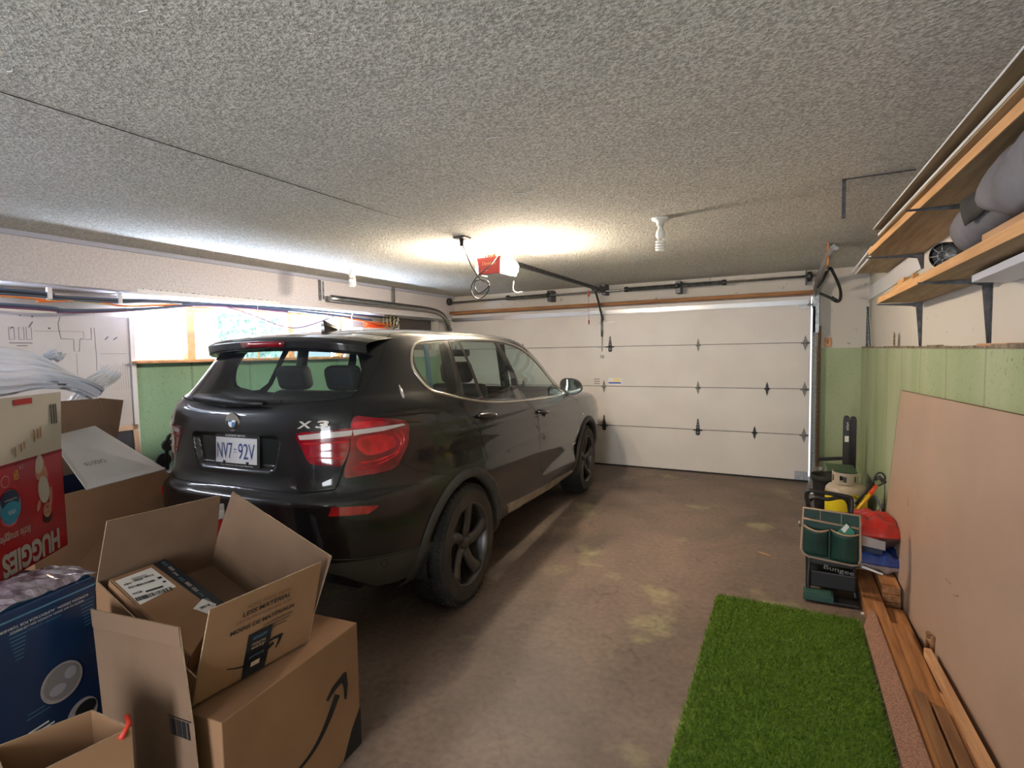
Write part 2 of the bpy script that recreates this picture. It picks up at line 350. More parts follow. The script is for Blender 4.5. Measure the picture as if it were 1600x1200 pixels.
# left wall with the window strip, beam above it
w = MB(); w.lohi((-.6, YB, 0), (-.35, .1, 1.515))
struct(w, 'wall_left', 'green_left', 'pale green painted concrete wall below the left window', 'wall')
w = MB(); w.lohi((-.6, YB, 1.515), (-.35, -7.6, 2.44)); w.lohi((-.6, -5.6, 1.515), (-.35, -4.45, 2.44)); w.lohi((-.6, -7.6, 2.06), (-.35, -5.6, 2.44)); w.lohi((-.6, -1.95, 1.515), (-.35, .1, 2.44)); w.lohi((-.6, -4.45, 2.06), (-.35, -1.95, 2.44))  # second, out-of-view opening is added for the side fill lamp
struct(w, 'wall_left_upper', 'drywall', 'off-white wall around the left window', 'wall')
struct(MB().lohi((-.34, YB, 2.095), (0, .05, 2.439)), 'wall_left_beam', 'stucco', 'dropped stucco beam running above the left window', 'beam', bevel=.006)
b = MB(); b.lohi((-.30, -4.6, 2.083), (.004, .04, 2.0945)); b.lohi((.0, -4.55, 2.083), (.006, -3.2, 2.12))
struct(b, 'trim_1', 'trim_white', 'white strip along the underside of the left beam', 'trim')
b = MB()
for i in range(26): b.box((.0075, -4.5+i*.05+random.uniform(-.02, .02), 2.1215), (.003, random.uniform(.008, .03), .004))
struct(b, 'trim_2', 'black', 'ragged dark plaster line on the left beam', 'trim')
struct(MB().lohi((.0, YB, 2.405), (.022, .04, 2.4395)), 'trim_3', mat('cove', (.40, .42, .52), .8), 'grey blue strip where beam meets ceiling', 'trim')
b = MB().lohi((-.35, -4.47, 1.515), (-.22, -1.93, 1.535))
struct(b, 'trim_4', 'win_wood', 'raw wooden sill under the left window', 'sill')
def concrete_lip():
    b = MB(); y = -8.0
    while y < 0:
        d = random.uniform(.06, .3); h = random.uniform(.002, .010)
        b.lohi((5.374, y, 1.540), (5.385+random.uniform(0, .03), min(y+d, 0), 1.549+h)); y += d*.96
    return b
struct(concrete_lip(), 'trim_5', mat('lip', (.22, .17, .12), .9, var=.4, scale=30), 'crumbling brown edge on top of the green concrete', 'trim')
# window: frame, mullions, panes
win = thing('window_1', 'long low window with raw wooden mullions in the left wall', 'window', (-.42, -3.2, 1.53), kind='structure')
fr = MB(); fr.lohi((-.50, -4.45, 1.515), (-.40, -1.95, 1.545)); fr.lohi((-.50, -4.45, 2.03), (-.40, -1.95, 2.06)); fr.lohi((-.5, -1.98, 1.53), (-.4, -1.95, 2.05)); fr.lohi((-.5, -4.45, 1.53), (-.4, -4.435, 2.05))
fr.build('window_frame', 'win_wood', win)
for y, wd_ in ((-3.93, .075), (-2.78, .075)):
    m = MB(); m.lohi((-.47, y, 1.54), (-.39, y+wd_, 2.035)); m.build('mullion', 'win_wood', win)
m = MB(); m.lohi((-.46, -3.13, 1.54), (-.45, -3.118, 2.035)); m.lohi((-.44, -3.85, 1.99), (-.40, -3.70, 2.02)); m.lohi((-.45, -3.17, 1.98), (-.40, -3.07, 2.02)); m.build('sash_bar', 'win_wood', win)
for a, b_ in ((-4.435, -3.93), (-3.855, -2.78), (-2.705, -1.98)):
    MB().lohi((-.458, a, 1.545), (-.454, b_, 2.03)).build('pane', glassy('window_glass', (.97, .98, 1)), win)
# what is outside: white siding next door, ground, shrubs
sd = MB()
for i in range(16): sd.slab([(-3.0, -9, .2+i*.21), (-3.0, -1.9, .2+i*.21), (-3.0, -1.9, .395+i*.21), (-3.0, -9, .395+i*.21)], (1, 0, 0), .02)
tag(sd.build('neighbouring_wall', mat('siding', (.86, .84, .86), .7)), 'white lap-sided wall outside beyond the left window', 'wall')
tag(MB().lohi((-12, -12, -.3), (-.62, 6, .05)).build('ground', mat('ground', (.45, .43, .38), .9, var=.2, scale=3)), 'pale gravel ground outside the left window', 'ground', kind='structure')
def shrub(name, c, r, label):
    b = MB(); rnd = random.Random(int(c[1]*10))
    for _ in range(1500):
        d = Vector((rnd.gauss(0, 1), rnd.gauss(0, 1), rnd.gauss(0, 1))).normalized()*r*rnd.uniform(.6, 1)
        p = Vector(c)+Vector((d.x, d.y, d.z*1.2)); a = Vector((rnd.uniform(-1, 1), rnd.uniform(-1, 1), rnd.uniform(-1, 1))).normalized()*.07; e = a.orthogonal().normalized()*.035
        b.add([p-a, p+e, p+a, p-e], [(0, 1, 2, 3)])
    root = thing(name, label, 'shrub', (c[0], c[1], .05))
    b.build('foliage', mat('leaves', (.50, .68, .62), .7), root); MB().tube([(c[0], c[1], .0), (c[0], c[1], c[2])], .04).build('trunk', 'lumber_dark', root)
shrub('shrub', (-4.4, -1.3, 1.5), .75, 'nearer blue-green shrub outside past the end of the white siding')
shrub('shrub', (-6.2, .8, 1.9), .95, 'further blue-green shrub outside past the end of the white siding')

# ================================================================== GARAGE DOOR
door = thing('door_1', 'white four-panel overhead garage door with black and grey hinges', 'garage door', (2.44, 0, 0), kind='structure')
M['door'] = mat('door_white', (.70, .66, .62), .42, var=.04, scale=2, spec=.4)
for i in range(4):
    z0 = .018+i*.533
    MB().lohi((.0, -.02, z0), (4.88, .025, z0+.527)).build('panel', 'door', door, bevel=.004)
    MB().lohi((.0, -.0205, z0+.527), (4.88, .0, z0+.533)).build('panel_joint', 'steel_dark', door)
MB().lohi((0, -.025, 0), (4.88, .03, .018)).build('bottom_seal', 'black_soft', door)
sb = MB(); sb.lohi((.02, -.06, 2.085), (4.86, -.02, 2.10)); sb.lohi((.02, -.065, 2.05), (4.86, -.06, 2.10)); sb.lohi((.02, -.035, 2.045), (4.86, -.02, 2.055))
sb.build('strut', 'zinc_smooth', door)
def diamond(x, z, dark, w=.040, h=.085):
    o = MB(); P = [(-w*.5, 0), (-.012, h*.55), (0, h), (.012, h*.55), (w*.5, 0), (.012, -h*.55), (0, -h), (-.012, -h*.55)]
    o.slab([(x+a, -.0205, z+b) for a, b in P], (0, -1, 0), .004)
    o.tube([(x-w*.75, -.031, z), (x+w*.75, -.031, z)], .010, 10)
    for dz in (.3, -.3): o.tube([(x, -.0245, z+h*dz*1.4), (x, -.030, z+h*dz*1.4)], .006, 8)
    return o.build('hinge', 'black' if dark else 'hinge_grey', door)
def strap_hinge(x, z):
    o = MB(); o.slab([(x+a, -.0205, z+b) for a, b in ((-.026, 0), (-.008, .13), (0, .145), (.008, .13), (.026, 0), (.026, -.055), (.014, -.068), (-.014, -.068), (-.026, -.055))], (0, -1, 0), .005)
    o.tube([(x-.055, -.033, z), (x+.055, -.033, z)], .009, 10)
    for dz in (.10, .07, .035, -.03): o.tube([(x, -.0255, z+dz), (x, -.033, z+dz)], .007, 8, mi=1)
    return o.build('hinge', ['black', 'zinc'], door)
diamond(3.66, 1.61, False); diamond(3.66, 1.077, False); strap_hinge(3.66, .545)
strap_hinge(2.53, 1.61); diamond(2.44, 1.077, False); strap_hinge(2.44, .545)
diamond(4.44, 1.077, True); diamond(4.31, .545, True)
for z in (1.61, 1.077, .545): diamond(4.83, z, False, .06, .09)
for x, z in ((1.22, 1.61), (.05, 1.61), (1.22, 1.077), (.05, 1.077)): diamond(x, z, False)
b = MB(); b.lohi((4.76, -.026, 2.0), (4.87, -.0205, 2.08)); b.lohi((4.76, -.045, 2.03), (4.88, -.026, 2.05)); b.tube([(4.84, -.05, 2.04), (4.92, -.05, 2.04)], .012)
b.lohi((4.74, -.026, .02), (4.87, -.0205, .12)); b.build('corner_bracket', 'zinc', door)
b = MB(); b.lohi((2.40, -.032, 1.78), (2.44, -.0205, 2.04)); b.tube([(2.42, -.035, 1.80), (2.42, -.035, 1.55)], .006); b.lohi((2.36, -.034, 1.60), (2.50, -.0205, 1.615)); b.lohi((2.40, -.05, 1.46), (2.44, -.02, 1.50)); b.lohi((2.38, -.028, 1.93), (2.58, -.0205, 1.945)); b.tube([(2.42, -.03, 1.99), (2.42, -.035, 1.75)], .016)
b.build('lock_bracket', 'zinc', door)
for x in (1.0, 2.44, 3.66): MB().lohi((x-.004, -.024, 2.05), (x+.004, -.0205, 2.075)).build('strut_screw', 'zinc', door)
d2 = MB(); d2.slab([(x_, -.0205, z_) for x_, z_ in ((2.50, 1.10), (2.68, 1.10), (2.68, 1.19), (2.50, 1.19))], (0, -1, 0), .001)
st = tag(d2.build('safety_sticker', 'white_print'), 'white yellow and blue safety sticker on the garage door', 'sticker')
MB().lohi((2.505, -.0225, 1.115), (2.675, -.0215, 1.135)).build('blue_stripe', mat('sticker_blue', (.05, .12, .5), .5), st)
MB().lohi((2.57, -.0225, 1.137), (2.66, -.0215, 1.18)).build('yellow_patch', mat('sticker_yellow', (.8, .65, .25), .5), st)
d2 = MB()
for i in range(3): d2.lohi((2.30, -.0215, 1.105+i*.03), (2.38, -.0205, 1.122+i*.03))
tag(d2.build('instruction_label', mat('faded_label', (.38, .36, .35), .6)), 'small faded three-line label left of the door hinge', 'label')
# weather strip, header board, jamb boards
tag(MB().lohi((-.02, -.10, 2.155), (4.90, .05, 2.20)).build('trim_6', 'header_wood', bevel=.008), 'rough brown timber along the top of the garage door', 'trim', kind='structure')
tag(MB().lohi((4.955, -.02, 0), (4.985, .05, 1.80)).build('trim_7', 'lumber_dark'), 'dark timber jamb right of the garage door', 'trim', kind='structure')
# tracks
def cprof(pts, name, parent, m='zinc'):
    b = MB(); b.tube(pts, .024, 4, caps=True); b.tube([Vector(p)+Vector((0, 0, 0)) for p in pts], .027, 8); return b.build(name, m, parent)
tr = thing('door_track', 'right steel door track with hoisted end near the ceiling', 'track', (4.91, -.07, 0))
rt_ = MB(); rt_.lohi((4.895, -.095, 0), (4.90, -.04, 2.02)); rt_.lohi((4.895, -.1, 0), (4.925, -.095, 2.02)); rt_.lohi((4.93, -.09, .0), (4.945, -.02, 2.05))
for i in range(10): rt_.box((4.924, -.101, .15+i*.2), (.006, .004, .014), mi=1)
rt_.build('vertical_track', ['hinge_grey', 'steel_dark'], tr, bevel=.002)
MB().lohi((4.90, -.10, 1.72), (4.96, .03, 2.3)).build('angle_plate', 'steel', tr, bevel=.003)
arc = [(4.915, -.07, 2.0), (4.918, -.075, 2.12), (4.925, -.14, 2.24), (4.935, -.28, 2.315), (4.945, -.6, 2.335), (4.955, -1.3, 2.345), (4.97, -2.0, 2.35)]
b = MB(); b.tube(catm(arc, 6), .026, 4); b.tube([Vector(p)+Vector((.018, 0, -.01)) for p in catm(arc, 6)], .018, 8); b.build('horizontal_track', 'zinc', tr)
b = MB(); b.lohi((4.965, -1.62, 2.35), (4.97, -1.585, 2.44)); b.lohi((4.93, -1.62, 2.435), (4.97, -1.585, 2.44)); b.build('hanger', 'steel', tr)
tl = thing('door_track', 'left steel door track curving back along the stucco beam', 'track', (.05, -.07, 0))
MB().lohi((-.03, -.10, 0), (-.0, -.03, 1.95)).build('vertical_track', 'zinc', tl, bevel=.002)
arc = [(-.01, -.08, 1.80), (-.005, -.10, 1.92), (.0, -.20, 2.06), (.03, -.40, 2.15), (.06, -.75, 2.185), (.08, -1.4, 2.19), (.09, -2.6, 2.195)]
b = MB(); A = catm(arc, 6); b.tube(A, .032, 8); b.build('horizontal_track', 'zinc', tl)
b = MB(); b.tube([p+Vector((.02, 0, .03)) for p in A], .009, 6); b.build('track_lip', 'steel_dark', tl)
MB().lohi((.03, -1.47, 2.19), (.055, -1.44, 2.44)).build('hanger', 'zinc', tl)
tag(MB().lohi((.001, -2.68, 2.17), (.008, -2.64, 2.40)).lohi((.001, -2.62, 2.19), (.012, -2.605, 2.39)).build('metal_strap', 'steel'), 'slotted grey metal strap hanging on the stucco beam', 'strap')
# torsion bar
ts = thing('torsion_spring_assembly', 'torsion spring shaft running above the garage door', 'door spring', (2.44, -.12, 2.33))
MB().tube([(.0, -.12, 2.335), (4.95, -.12, 2.355)], .013, 10).build('shaft', 'zinc', ts)
def coil(x0, x1):
    b = MB(); pts = []; n = int((x1-x0)/.010)
    for i in range(n*8+1):
        a = i*2*PI/8; x = x0+(x1-x0)*i/(n*8); pts.append((x, -.12+.024*math.cos(a), 2.335+.02*x/4.95+.024*math.sin(a)))
    b.tube(pts, .0045, 4, caps=False); b.build('spring', 'steel', ts)
coil(1.05, 1.66); coil(2.80, 3.40); coil(3.43, 3.95)
for x in (1.04, 1.68, 2.78, 3.42, 3.97):
    b = MB(); b.tube([(x-.02, -.12, 2.35), (x+.02, -.12, 2.35)], .034, 12)
    if x in (1.68, 3.42): b.lohi((x-.02, -.125, 2.26), (x+.04, .05, 2.41))
    b.build('spring_cone', 'steel_dark', ts)
for x in (.02, 4.86):
    b = MB(); b.tube([(x-.02, -.12, 2.35), (x+.02, -.12, 2.35)], .055, 20); b.tube([(x-.03, -.12, 2.35), (x+.03, -.12, 2.35)], .028, 12); b.lohi((x-.04, -.13, 2.27), (x-.03, .05, 2.42)); b.build('cable_drum', 'steel_dark', ts)
# plaster detail on the header + outlet
tag(MB().lohi((5.02, .03, 1.565), (5.085, .05, 1.665)).lohi((5.045, .026, 1.595), (5.06, .03, 1.635), mi=1).build('wall_outlet', ['win_wood', 'lumber_dark'], bevel=.003), 'brown wall outlet right of the garage door', 'outlet')
# ceiling metal strips by the track
tag(MB().lohi((4.945, -1.70, 2.25), (4.957, -1.50, 2.44)).build('wood_block', 'lumber', bevel=.002), 'small wooden block fixed to the ceiling above right track', 'block')
tag(MB().lohi((4.905, -3.636, 2.235), (4.923, -3.63, 2.44)).lohi((4.905, -3.636, 2.434), (5.22, -3.63, 2.44)).build('ceiling_bracket', 'steel_dark'), 'narrow dark metal strap hanging down from the ceiling', 'bracket')
# hose / bicycle frame looking black lever hung at track end
hd = MB(); hd.tube(catm([(4.93, -.35, 2.20), (4.97, -.5, 2.26), (5.02, -.62, 2.36), (5.06, -.62, 2.30), (5.12, -.55, 2.16), (5.13, -.5, 2.06), (5.10, -.48, 2.03), (5.03, -.45, 2.08), (4.95, -.4, 2.13)], 5), .015, 8)
hr = tag(hd.build('wall_hook', 'black'), 'black rubber-coated loop hook beside the right track', 'hook')
MB().tube([(5.05, -.47, 2.075), (5.10, -.48, 2.035)], .019, 8).build('padded_end', 'black', hr)
tag(MB().tube(catm([(4.96, -1.1, 2.42), (4.98, -.95, 2.40), (4.95, -.85, 2.36), (4.99, -.8, 2.32), (5.0, -.7, 2.36), (4.97, -.8, 2.42)], 5), .004, 6).build('tied_rope', 'trim_white'), 'thin white cord wrapped round the right track end', 'cord')

# ================================================================== OPENER
op = thing('garage_door_opener', 'red garage door opener with two glowing lamp covers under the ceiling', 'garage door opener', (2.47, -3.0, 2.2))
M['opener_grey'] = mat('opener_grey', (.45, .44, .42), .5)
M['glow'] = mat('lamp_glow', (1, .9, .7), .5, emit=(1, .83, .64), es=170.)
ax = Vector((.02, 1, .0)).normalized(); sx_ = Vector((1, -.02, 0))
oc = Vector((2.475, -3.02, 2.27))
Rm = Matrix((sx_, ax, Vector((0, 0, 1)))).transposed()
MB().box(oc+ax*.02, (.20, .30, .135), Rm).build('housing', 'opener_grey', op, bevel=.012)
fc = MB(); c0_ = oc-ax*.135
fc.slab([c0_+sx_*a+Vector((0, 0, b)) for a, b in ((-.092, -.068), (.112, -.068), (.120, .068), (-.104, .068))], (-ax.x, -ax.y, 0), .02)
fp = fc.build('front_plate', 'red_plastic', op, bevel=.004)
tag(fp, 'red front plate with light lettering')
F = frame(c0_-ax*.0205+Vector((.012, 0, .018)), sx_, (0, 0, 1))
M['gold_print'] = mat('gold_print', (.62, .35, .12), .5)
text('Chamberlain', F, .13, 'gold_print', 'lettering', fp, height=.028, shear=.2)
text('1/2 HP', frame(c0_-ax*.0205+Vector((-.03, 0, -.040)), sx_, (0, 0, 1)), .06, 'gold_print', 'lettering', fp, height=.014)
MB().lohi((2.37+.0, -3.17, 2.292), (2.395, -3.168, 2.30)).build('emblem', 'gold_print', fp)
for sgn in (-1, 1):
    lc = MB()
    def fn(u, v, sgn=sgn):
        a = u*PI; q = v
        # bulged cover on the side of the housing
        y = -.13+.26*q; e = math.sin(PI*min(max(q, .0), 1))**.35
        return oc+ax*y+sx_*(sgn*(.10+.075*e*math.sin(a)))+Vector((0, 0, .062*math.cos(a)*(.75+.25*e)))
    lc.grid(fn, 16, 14); lc.build('lamp_cover', 'glow', op)
br = MB(); br.lohi((2.30, -2.98, 2.43), (2.68, -2.95, 2.438)); br.lohi((2.40, -2.98, 2.33), (2.42, -2.95, 2.43)); br.lohi((2.56, -2.98, 2.33), (2.58, -2.95, 2.43)); br.lohi((2.40, -2.84, 2.33), (2.41, -2.82, 2.43)); br.lohi((2.40, -2.98, 2.335), (2.58, -2.82, 2.345))
br.build('ceiling_bracket', 'zinc', op)
b = MB()
for i in range(5): b.tube([(2.42+i*.03, -3.12, 2.335), (2.42+i*.03, -3.12, 2.36+.01*(i % 2))], .008, 8)
b.lohi((2.44, -3.12, 2.335), (2.52, -3.02, 2.365)); b.build('terminal_block', 'lumber_dark', op)
b = MB(); b.lohi((2.455, -2.85, 2.335), (2.485, -.25, 2.375)); b.build('rail', 'steel_dark', op, bevel=.003)
b = MB(); b.lohi((2.44, -.36, 2.33), (2.50, -.12, 2.40)); b.lohi((2.45, -.13, 2.30), (2.50, .04, 2.44)); b.build('header_bracket', 'steel_dark', op)
ar = MB(); ar.tube([(2.452, -.42, 2.35), (2.45, -.26, 2.20), (2.44, -.06, 1.97)], .014, 6); ar.lohi((2.43, -.48, 2.32), (2.50, -.38, 2.35)); ar.build('door_arm', 'black', op)
MB().tube(catm([(2.62, -3.0, 2.15), (2.615, -3.0, 2.08), (2.65, -3.0, 2.055), (2.70, -3.0, 2.06)], 5), .002, 6).build('antenna_wire', 'white', op)
b = MB(); b.tube([(2.40, -.5, 2.34), (2.40, -.5, 1.93)], .003, 5); b.tube([(2.40, -.5, 1.95), (2.40, -.5, 1.90)], .009, 8); b.lohi((2.385, -.505, 2.25), (2.415, -.495, 2.32)); b.build('release_cord', 'red_plastic', op)
cd_ = thing('power_cord', 'black power cord looping down from the ceiling outlet to the opener', 'cord', (2.44, -3.53, 2.42))
MB().lohi((2.40, -3.57, 2.425), (2.50, -3.47, 2.44)).build('outlet_plate', 'steel_dark', cd_, bevel=.003)
MB().tube([(2.445, -3.52, 2.43), (2.445, -3.52, 2.37)], .016, 10).build('plug', 'black', cd_)
cp = [(2.445, -3.52, 2.40), (2.455, -3.48, 2.33), (2.49, -3.45, 2.22), (2.54, -3.42, 2.13), (2.60, -3.40, 2.09), (2.605, -3.41, 2.06), (2.55, -3.43, 2.02), (2.50, -3.42, 2.05), (2.49, -3.41, 2.11), (2.54, -3.40, 2.125), (2.60, -3.39, 2.10), (2.60, -3.40, 2.03), (2.54, -3.42, 1.975), (2.48, -3.42, 2.0), (2.455, -3.41, 2.07), (2.49, -3.38, 2.15), (2.56, -3.30, 2.24), (2.575, -3.18, 2.34), (2.55, -3.10, 2.36)]
MB().tube(catm(cp, 6), .0048, 6).build('cable', 'black', cd_)
# wire run on the ceiling
tag(MB().tube([(2.44, -3.6, 2.437), (2.40, -4.8, 2.4375), (2.36, -6.3, 2.437), (2.3, -8.5, 2.437)], .0018, 5).build('ceiling_wire', 'steel_dark'), 'thin dark wire stapled along the ceiling to the outlet', 'wire')
# bulbs
def cfl(x, y, label):
    t = thing('ceiling_bulb', label, 'light bulb', (x, y, 2.22), group=None, world=True)
    T = Matrix.Translation((x, y, 2.44))
    MB().lathe([(.058, 0), (.056, -.012), (.03, -.022), (.024, -.05), (0, -.05)], 24, T).build('socket', 'white', t)
    MB().lathe([(.016, -.05), (.017, -.072), (.026, -.082), (.031, -.10), (.029, -.125), (.02, -.135), (0, -.135)], 20, T).build('bulb_base', 'white', t)
    pts = []
    for i in range(97):
        a = i/96*2*PI*4; pts.append((x+.026*math.cos(a), y+.026*math.sin(a), 2.44-.145-.075*i/96))
    b = MB(); b.tube(pts, .0085, 8); b.tube([(x+.012, y, 2.44-.13), (x+.026, y, 2.44-.148)], .007, 8); b.tube([(x-.012, y, 2.44-.13), (x-.012, y, 2.44-.15)], .007, 8)
    b.build('spiral_tube', 'white_bulb', t)
M['white_bulb'] = mat('bulb_glass', (.85, .84, .78), .25, coat=.5)
cfl(3.89, -3.30, 'unlit spiral bulb on the ceiling right of the opener')
cfl(.90, -3.08, 'unlit spiral bulb on the ceiling near the stucco beam')

# ================================================================== THE CAR
# body surface: s runs round the plan from tail centre (0) over the right side (1..5) to nose centre (6); v climbs the rows of BT
BT=[# z, W, R, F, nR, nF
(.24,.80,-.74,3.30,4,5),(.30,.87,-.82,3.45,4.3,6),(.38,.905,-.87,3.58,4.6,7),(.50,.925,-.915,3.64,4.8,8),(.62,.932,-.94,3.67,4.8,9),
(.74,.935,-.955,3.69,4.7,9),(.83,.93,-.957,3.70,4.6,9),(.87,.926,-.92,3.69,4.5,9),(.95,.926,-.90,3.65,4.4,9),(1.03,.932,-.90,3.52,4.3,8),
(1.08,.927,-.90,3.28,4.2,8),(1.12,.912,-.90,2.95,4.2,7),(1.16,.90,-.90,2.62,4.2,6.5),(1.20,.885,-.898,2.45,4.2,6),(1.27,.86,-.885,2.32,4.2,6),
(1.32,.835,-.845,2.25,4.3,6),(1.35,.82,-.80,2.21,4.3,6),(1.42,.79,-.745,2.13,4.2,6),(1.51,.75,-.69,2.01,4.0,6),(1.60,.71,-.62,1.85,3.9,6),
(1.655,.675,-.54,1.71,3.8,5.5),(1.69,.62,-.43,1.55,3.6,5),(1.715,.52,-.2,1.30,3.3,4),(1.728,.33,.15,.95,2.8,3),(1.732,.0,.45,.45,2,2)]
def _tan(k):
    n=len(BT);d=[BT[i+1][k]-BT[i][k] for i in range(n-1)];m=[d[0]]
    for i in range(1,n-1):
        m.append(0 if d[i-1]*d[i]<=0 else 2*d[i-1]*d[i]/(d[i-1]+d[i]))
    m.append(d[-1]);return m
_T=[_tan(k) for k in range(6)]
def tab(v):
    v=max(0,min(len(BT)-1-1e-9,v));i=int(v);t=v-i;o=[]
    for k in range(6):
        a,b,m0,m1=BT[i][k],BT[i+1][k],_T[k][i],_T[k][i+1]
        o.append(a*(2*t**3-3*t*t+1)+m0*(t**3-2*t*t+t)+b*(3*t*t-2*t**3)+m1*(t**3-t*t))
    return o
def z2v(z):
    a,b=0,len(BT)-1.0
    for _ in range(40):
        m=(a+b)/2
        if tab(m)[0]<z:a=m
        else:b=m
    return (a+b)/2
def surf(s,v):
    z,W,R,F,nR,nF=tab(v)
    sg=1 if s>=0 else -1; s=abs(s)
    if s<1: cx,cy=-1,s
    elif s<5: cx,cy=(s-3)/2,1
    else: cx,cy=1,6-s
    n=nR if cx<0 else nF
    m=(abs(cx)**n+abs(cy)**n)**(-1/n)
    cx*=m;cy*=m
    c=(R+F)/2;a=(F-R)/2
    return (sg*W*cy, c+a*cx, z)

FT = {"lamp_out":[[0.834,13.63],[0.974,13.48],[1.269,13.14],[1.334,12.86],[1.329,12.22],[1.213,10.6],[1.121,9.47],[1.031,8.46],[0.978,8.06],[0.928,7.97],[0.802,8.01],[0.716,8.08],[0.732,9.4],[0.792,11.9]],
"lamp_in":[[0.473,12.22],[0.635,12.59],[0.808,12.68],[0.766,10.9],[0.719,8.7],[0.633,8.76],[0.548,8.83],[0.521,9.21],[0.48,10.85]],
"bar_out":[[0.818,12.52],[0.964,12.63],[1.291,12.61],[1.295,12.41],[1.011,12.12],[0.851,11.97],[0.805,11.84]],
"bar_in":[[0.483,12.02],[0.644,12.48],[0.804,12.54],[0.791,11.87],[0.661,11.64],[0.496,11.46]],
"win_rear":[[-0.36,18.68],[0.184,18.84],[0.625,18.83],[1.043,18.74],[0.943,17.63],[0.879,16.37],[0.842,15.7],[0.72,15.32],[0.483,14.89],[0.016,14.69],[-0.367,14.8],[-0.498,15.17],[-0.511,17.0]],
"win_rear_clear":[[-0.025,18.52],[0.23,18.68],[0.495,18.72],[0.782,18.66],[0.755,17.76],[0.721,16.94],[0.678,16.43],[0.524,16.28],[0.313,16.27],[0.102,16.74],[-0.017,17.25],[-0.059,17.91]],
"hatch_seam":[[1.163,20.65],[1.087,18.85],[0.917,17.18],[0.875,16.25],[0.848,15.47],[0.838,13.71],[0.792,11.9],[0.718,8.65],[0.68,7.56],[0.682,6.02]],
"reflector":[[0.687,5.77],[0.814,5.64],[0.926,5.49],[0.917,5.3],[0.883,5.19],[0.776,5.26],[0.669,5.3]],
"q_win":[[1.616,19.1],[2.254,19.67],[2.178,17.82],[2.129,14.56],[1.779,15.76],[1.649,16.87],[1.544,17.63],[1.555,18.32]],
"rd_win_a":[[2.341,19.58],[2.539,19.61],[2.503,17.41],[2.476,13.71],[2.198,14.39],[2.229,17.48]],
"rd_win_b":[[2.59,19.61],[3.597,19.63],[3.422,17.73],[3.163,13.0],[2.498,13.64],[2.552,17.28]],
"fd_win":[[3.675,19.41],[4.17,18.82],[4.379,17.73],[4.592,15.84],[4.268,12.13],[3.761,11.56],[3.312,12.65],[3.459,16.1]],
"chrome":[[2.324,19.86],[1.941,19.63],[1.68,19.39],[1.607,19.1],[1.542,18.32],[1.525,17.73],[1.576,17.12],[1.71,16.07],[1.851,15.15],[2.176,14.05],[2.426,13.52],[2.818,13.15],[3.427,12.07],[3.762,11.25],[4.24,11.75]],
"chrome_top":[[2.324,19.86],[2.913,20.04],[3.683,19.97],[4.121,19.45],[4.503,18.66],[4.24,11.75]],
"fuel":[[1.79,13.37],[2.068,13.13],[1.85,9.7],[1.811,9.39],[1.602,9.97],[1.637,11.06]],
"handle_r":[[2.179,11.79],[2.385,11.07]],
"handle_f":[[2.937,9.54],[3.162,8.96]],
"rd_seam":[[2.324,19.86],[2.2,17.49],[2.163,14.24],[2.097,12.05],[1.941,8.66],[2.043,6.47]],
"mid_seam":[[3.706,19.65],[3.481,17.15],[3.298,12.56],[2.88,9.07],[2.913,5.12],[3.087,1.39]],
"fd_seam":[[4.069,10.89],[3.827,8.2],[3.911,5.84],[3.932,3.43]],
"sill_trim":[[2.327,2.56],[2.655,2.47],[3.201,2.13],[4.104,1.1],[3.319,1.18],[2.727,1.78],[2.356,2.12]],
"door_scoop":[[2.493,3.05],[2.394,3.6],[2.515,3.94],[2.819,3.84],[3.938,2.75]],
"bump_seam":[[1.031,8.56],[1.199,7.75],[1.376,7.28],[1.661,6.22]],
"bump_line":[[0.664,3.39],[0.791,3.3],[0.962,3.16],[1.209,3.07],[1.337,3.03]],
"bump_bot":[[0.579,2.65],[0.701,2.65],[0.767,2.27],[0.851,1.23],[0.971,1.2],[1.157,1.25],[1.258,1.32]],
"arch_r":[[1.337,0.88],[1.423,3.29],[1.479,4.25],[1.645,5.7],[1.746,6.79],[1.934,6.75],[2.103,5.47],[2.218,4.39],[2.287,2.84],[2.375,1.42]],
"arch_f":[[4.079,3.19],[4.213,4.69],[4.687,5.45]],
"roundel":[[-0.026,13.25]],
"x3":[[0.486,13.17],[0.695,13.24]],
"recess":[[-0.167,11.9],[0.134,11.88],[0.35,11.87],[0.371,10.98],[0.376,9.29],[0.319,8.24],[0.214,8.07],[-0.245,8.21],[-0.302,8.27],[-0.273,9.62]],
"plate":[[-0.085,11.16],[0.22,11.2],[0.172,8.57],[-0.137,8.6]],
"recess_lip":[[-0.303,8.22],[0.284,8.02],[0.329,8.0],[0.385,8.77]],
"crease_top":[[-0.563,13.96],[-0.361,13.87],[0.309,13.93],[0.827,13.61]],
"fold_under_hatch":[[-0.213,7.49],[0.292,7.38],[0.683,7.39]],
"dmg":[[1.285,16.72],[1.372,14.91]],
"spoil":[[-0.456,19.08],[-0.501,19.58],[-0.315,20.41],[0.167,20.59],[0.853,20.08],[1.163,20.65],[1.188,19.76],[1.087,18.85],[0.823,18.87],[0.477,19.04],[0.008,18.93],[-0.208,18.68],[-0.393,18.76]],
"stoplight":[[-0.188,19.67],[-0.099,19.83],[0.327,19.88],[0.39,19.34],[0.139,19.32],[-0.104,19.3]],
"hood_line":[[4.069,10.89],[4.18,9.14],[4.649,7.71]],
"indicator":[[4.068,7.43]],
"badge_side":[[3.736,4.15],[4.0,3.88]]}
def sdf_recess(r, z):
    zc, hz = 1.062, .098; hw = .335-.05*max(0, min(1, (1.16-z)/.2)); q = (abs(r)-hw+.05, abs(z-zc)-hz+.05)
    return math.hypot(max(q[0], 0), max(q[1], 0))+min(max(q[0], q[1]), 0)-.05
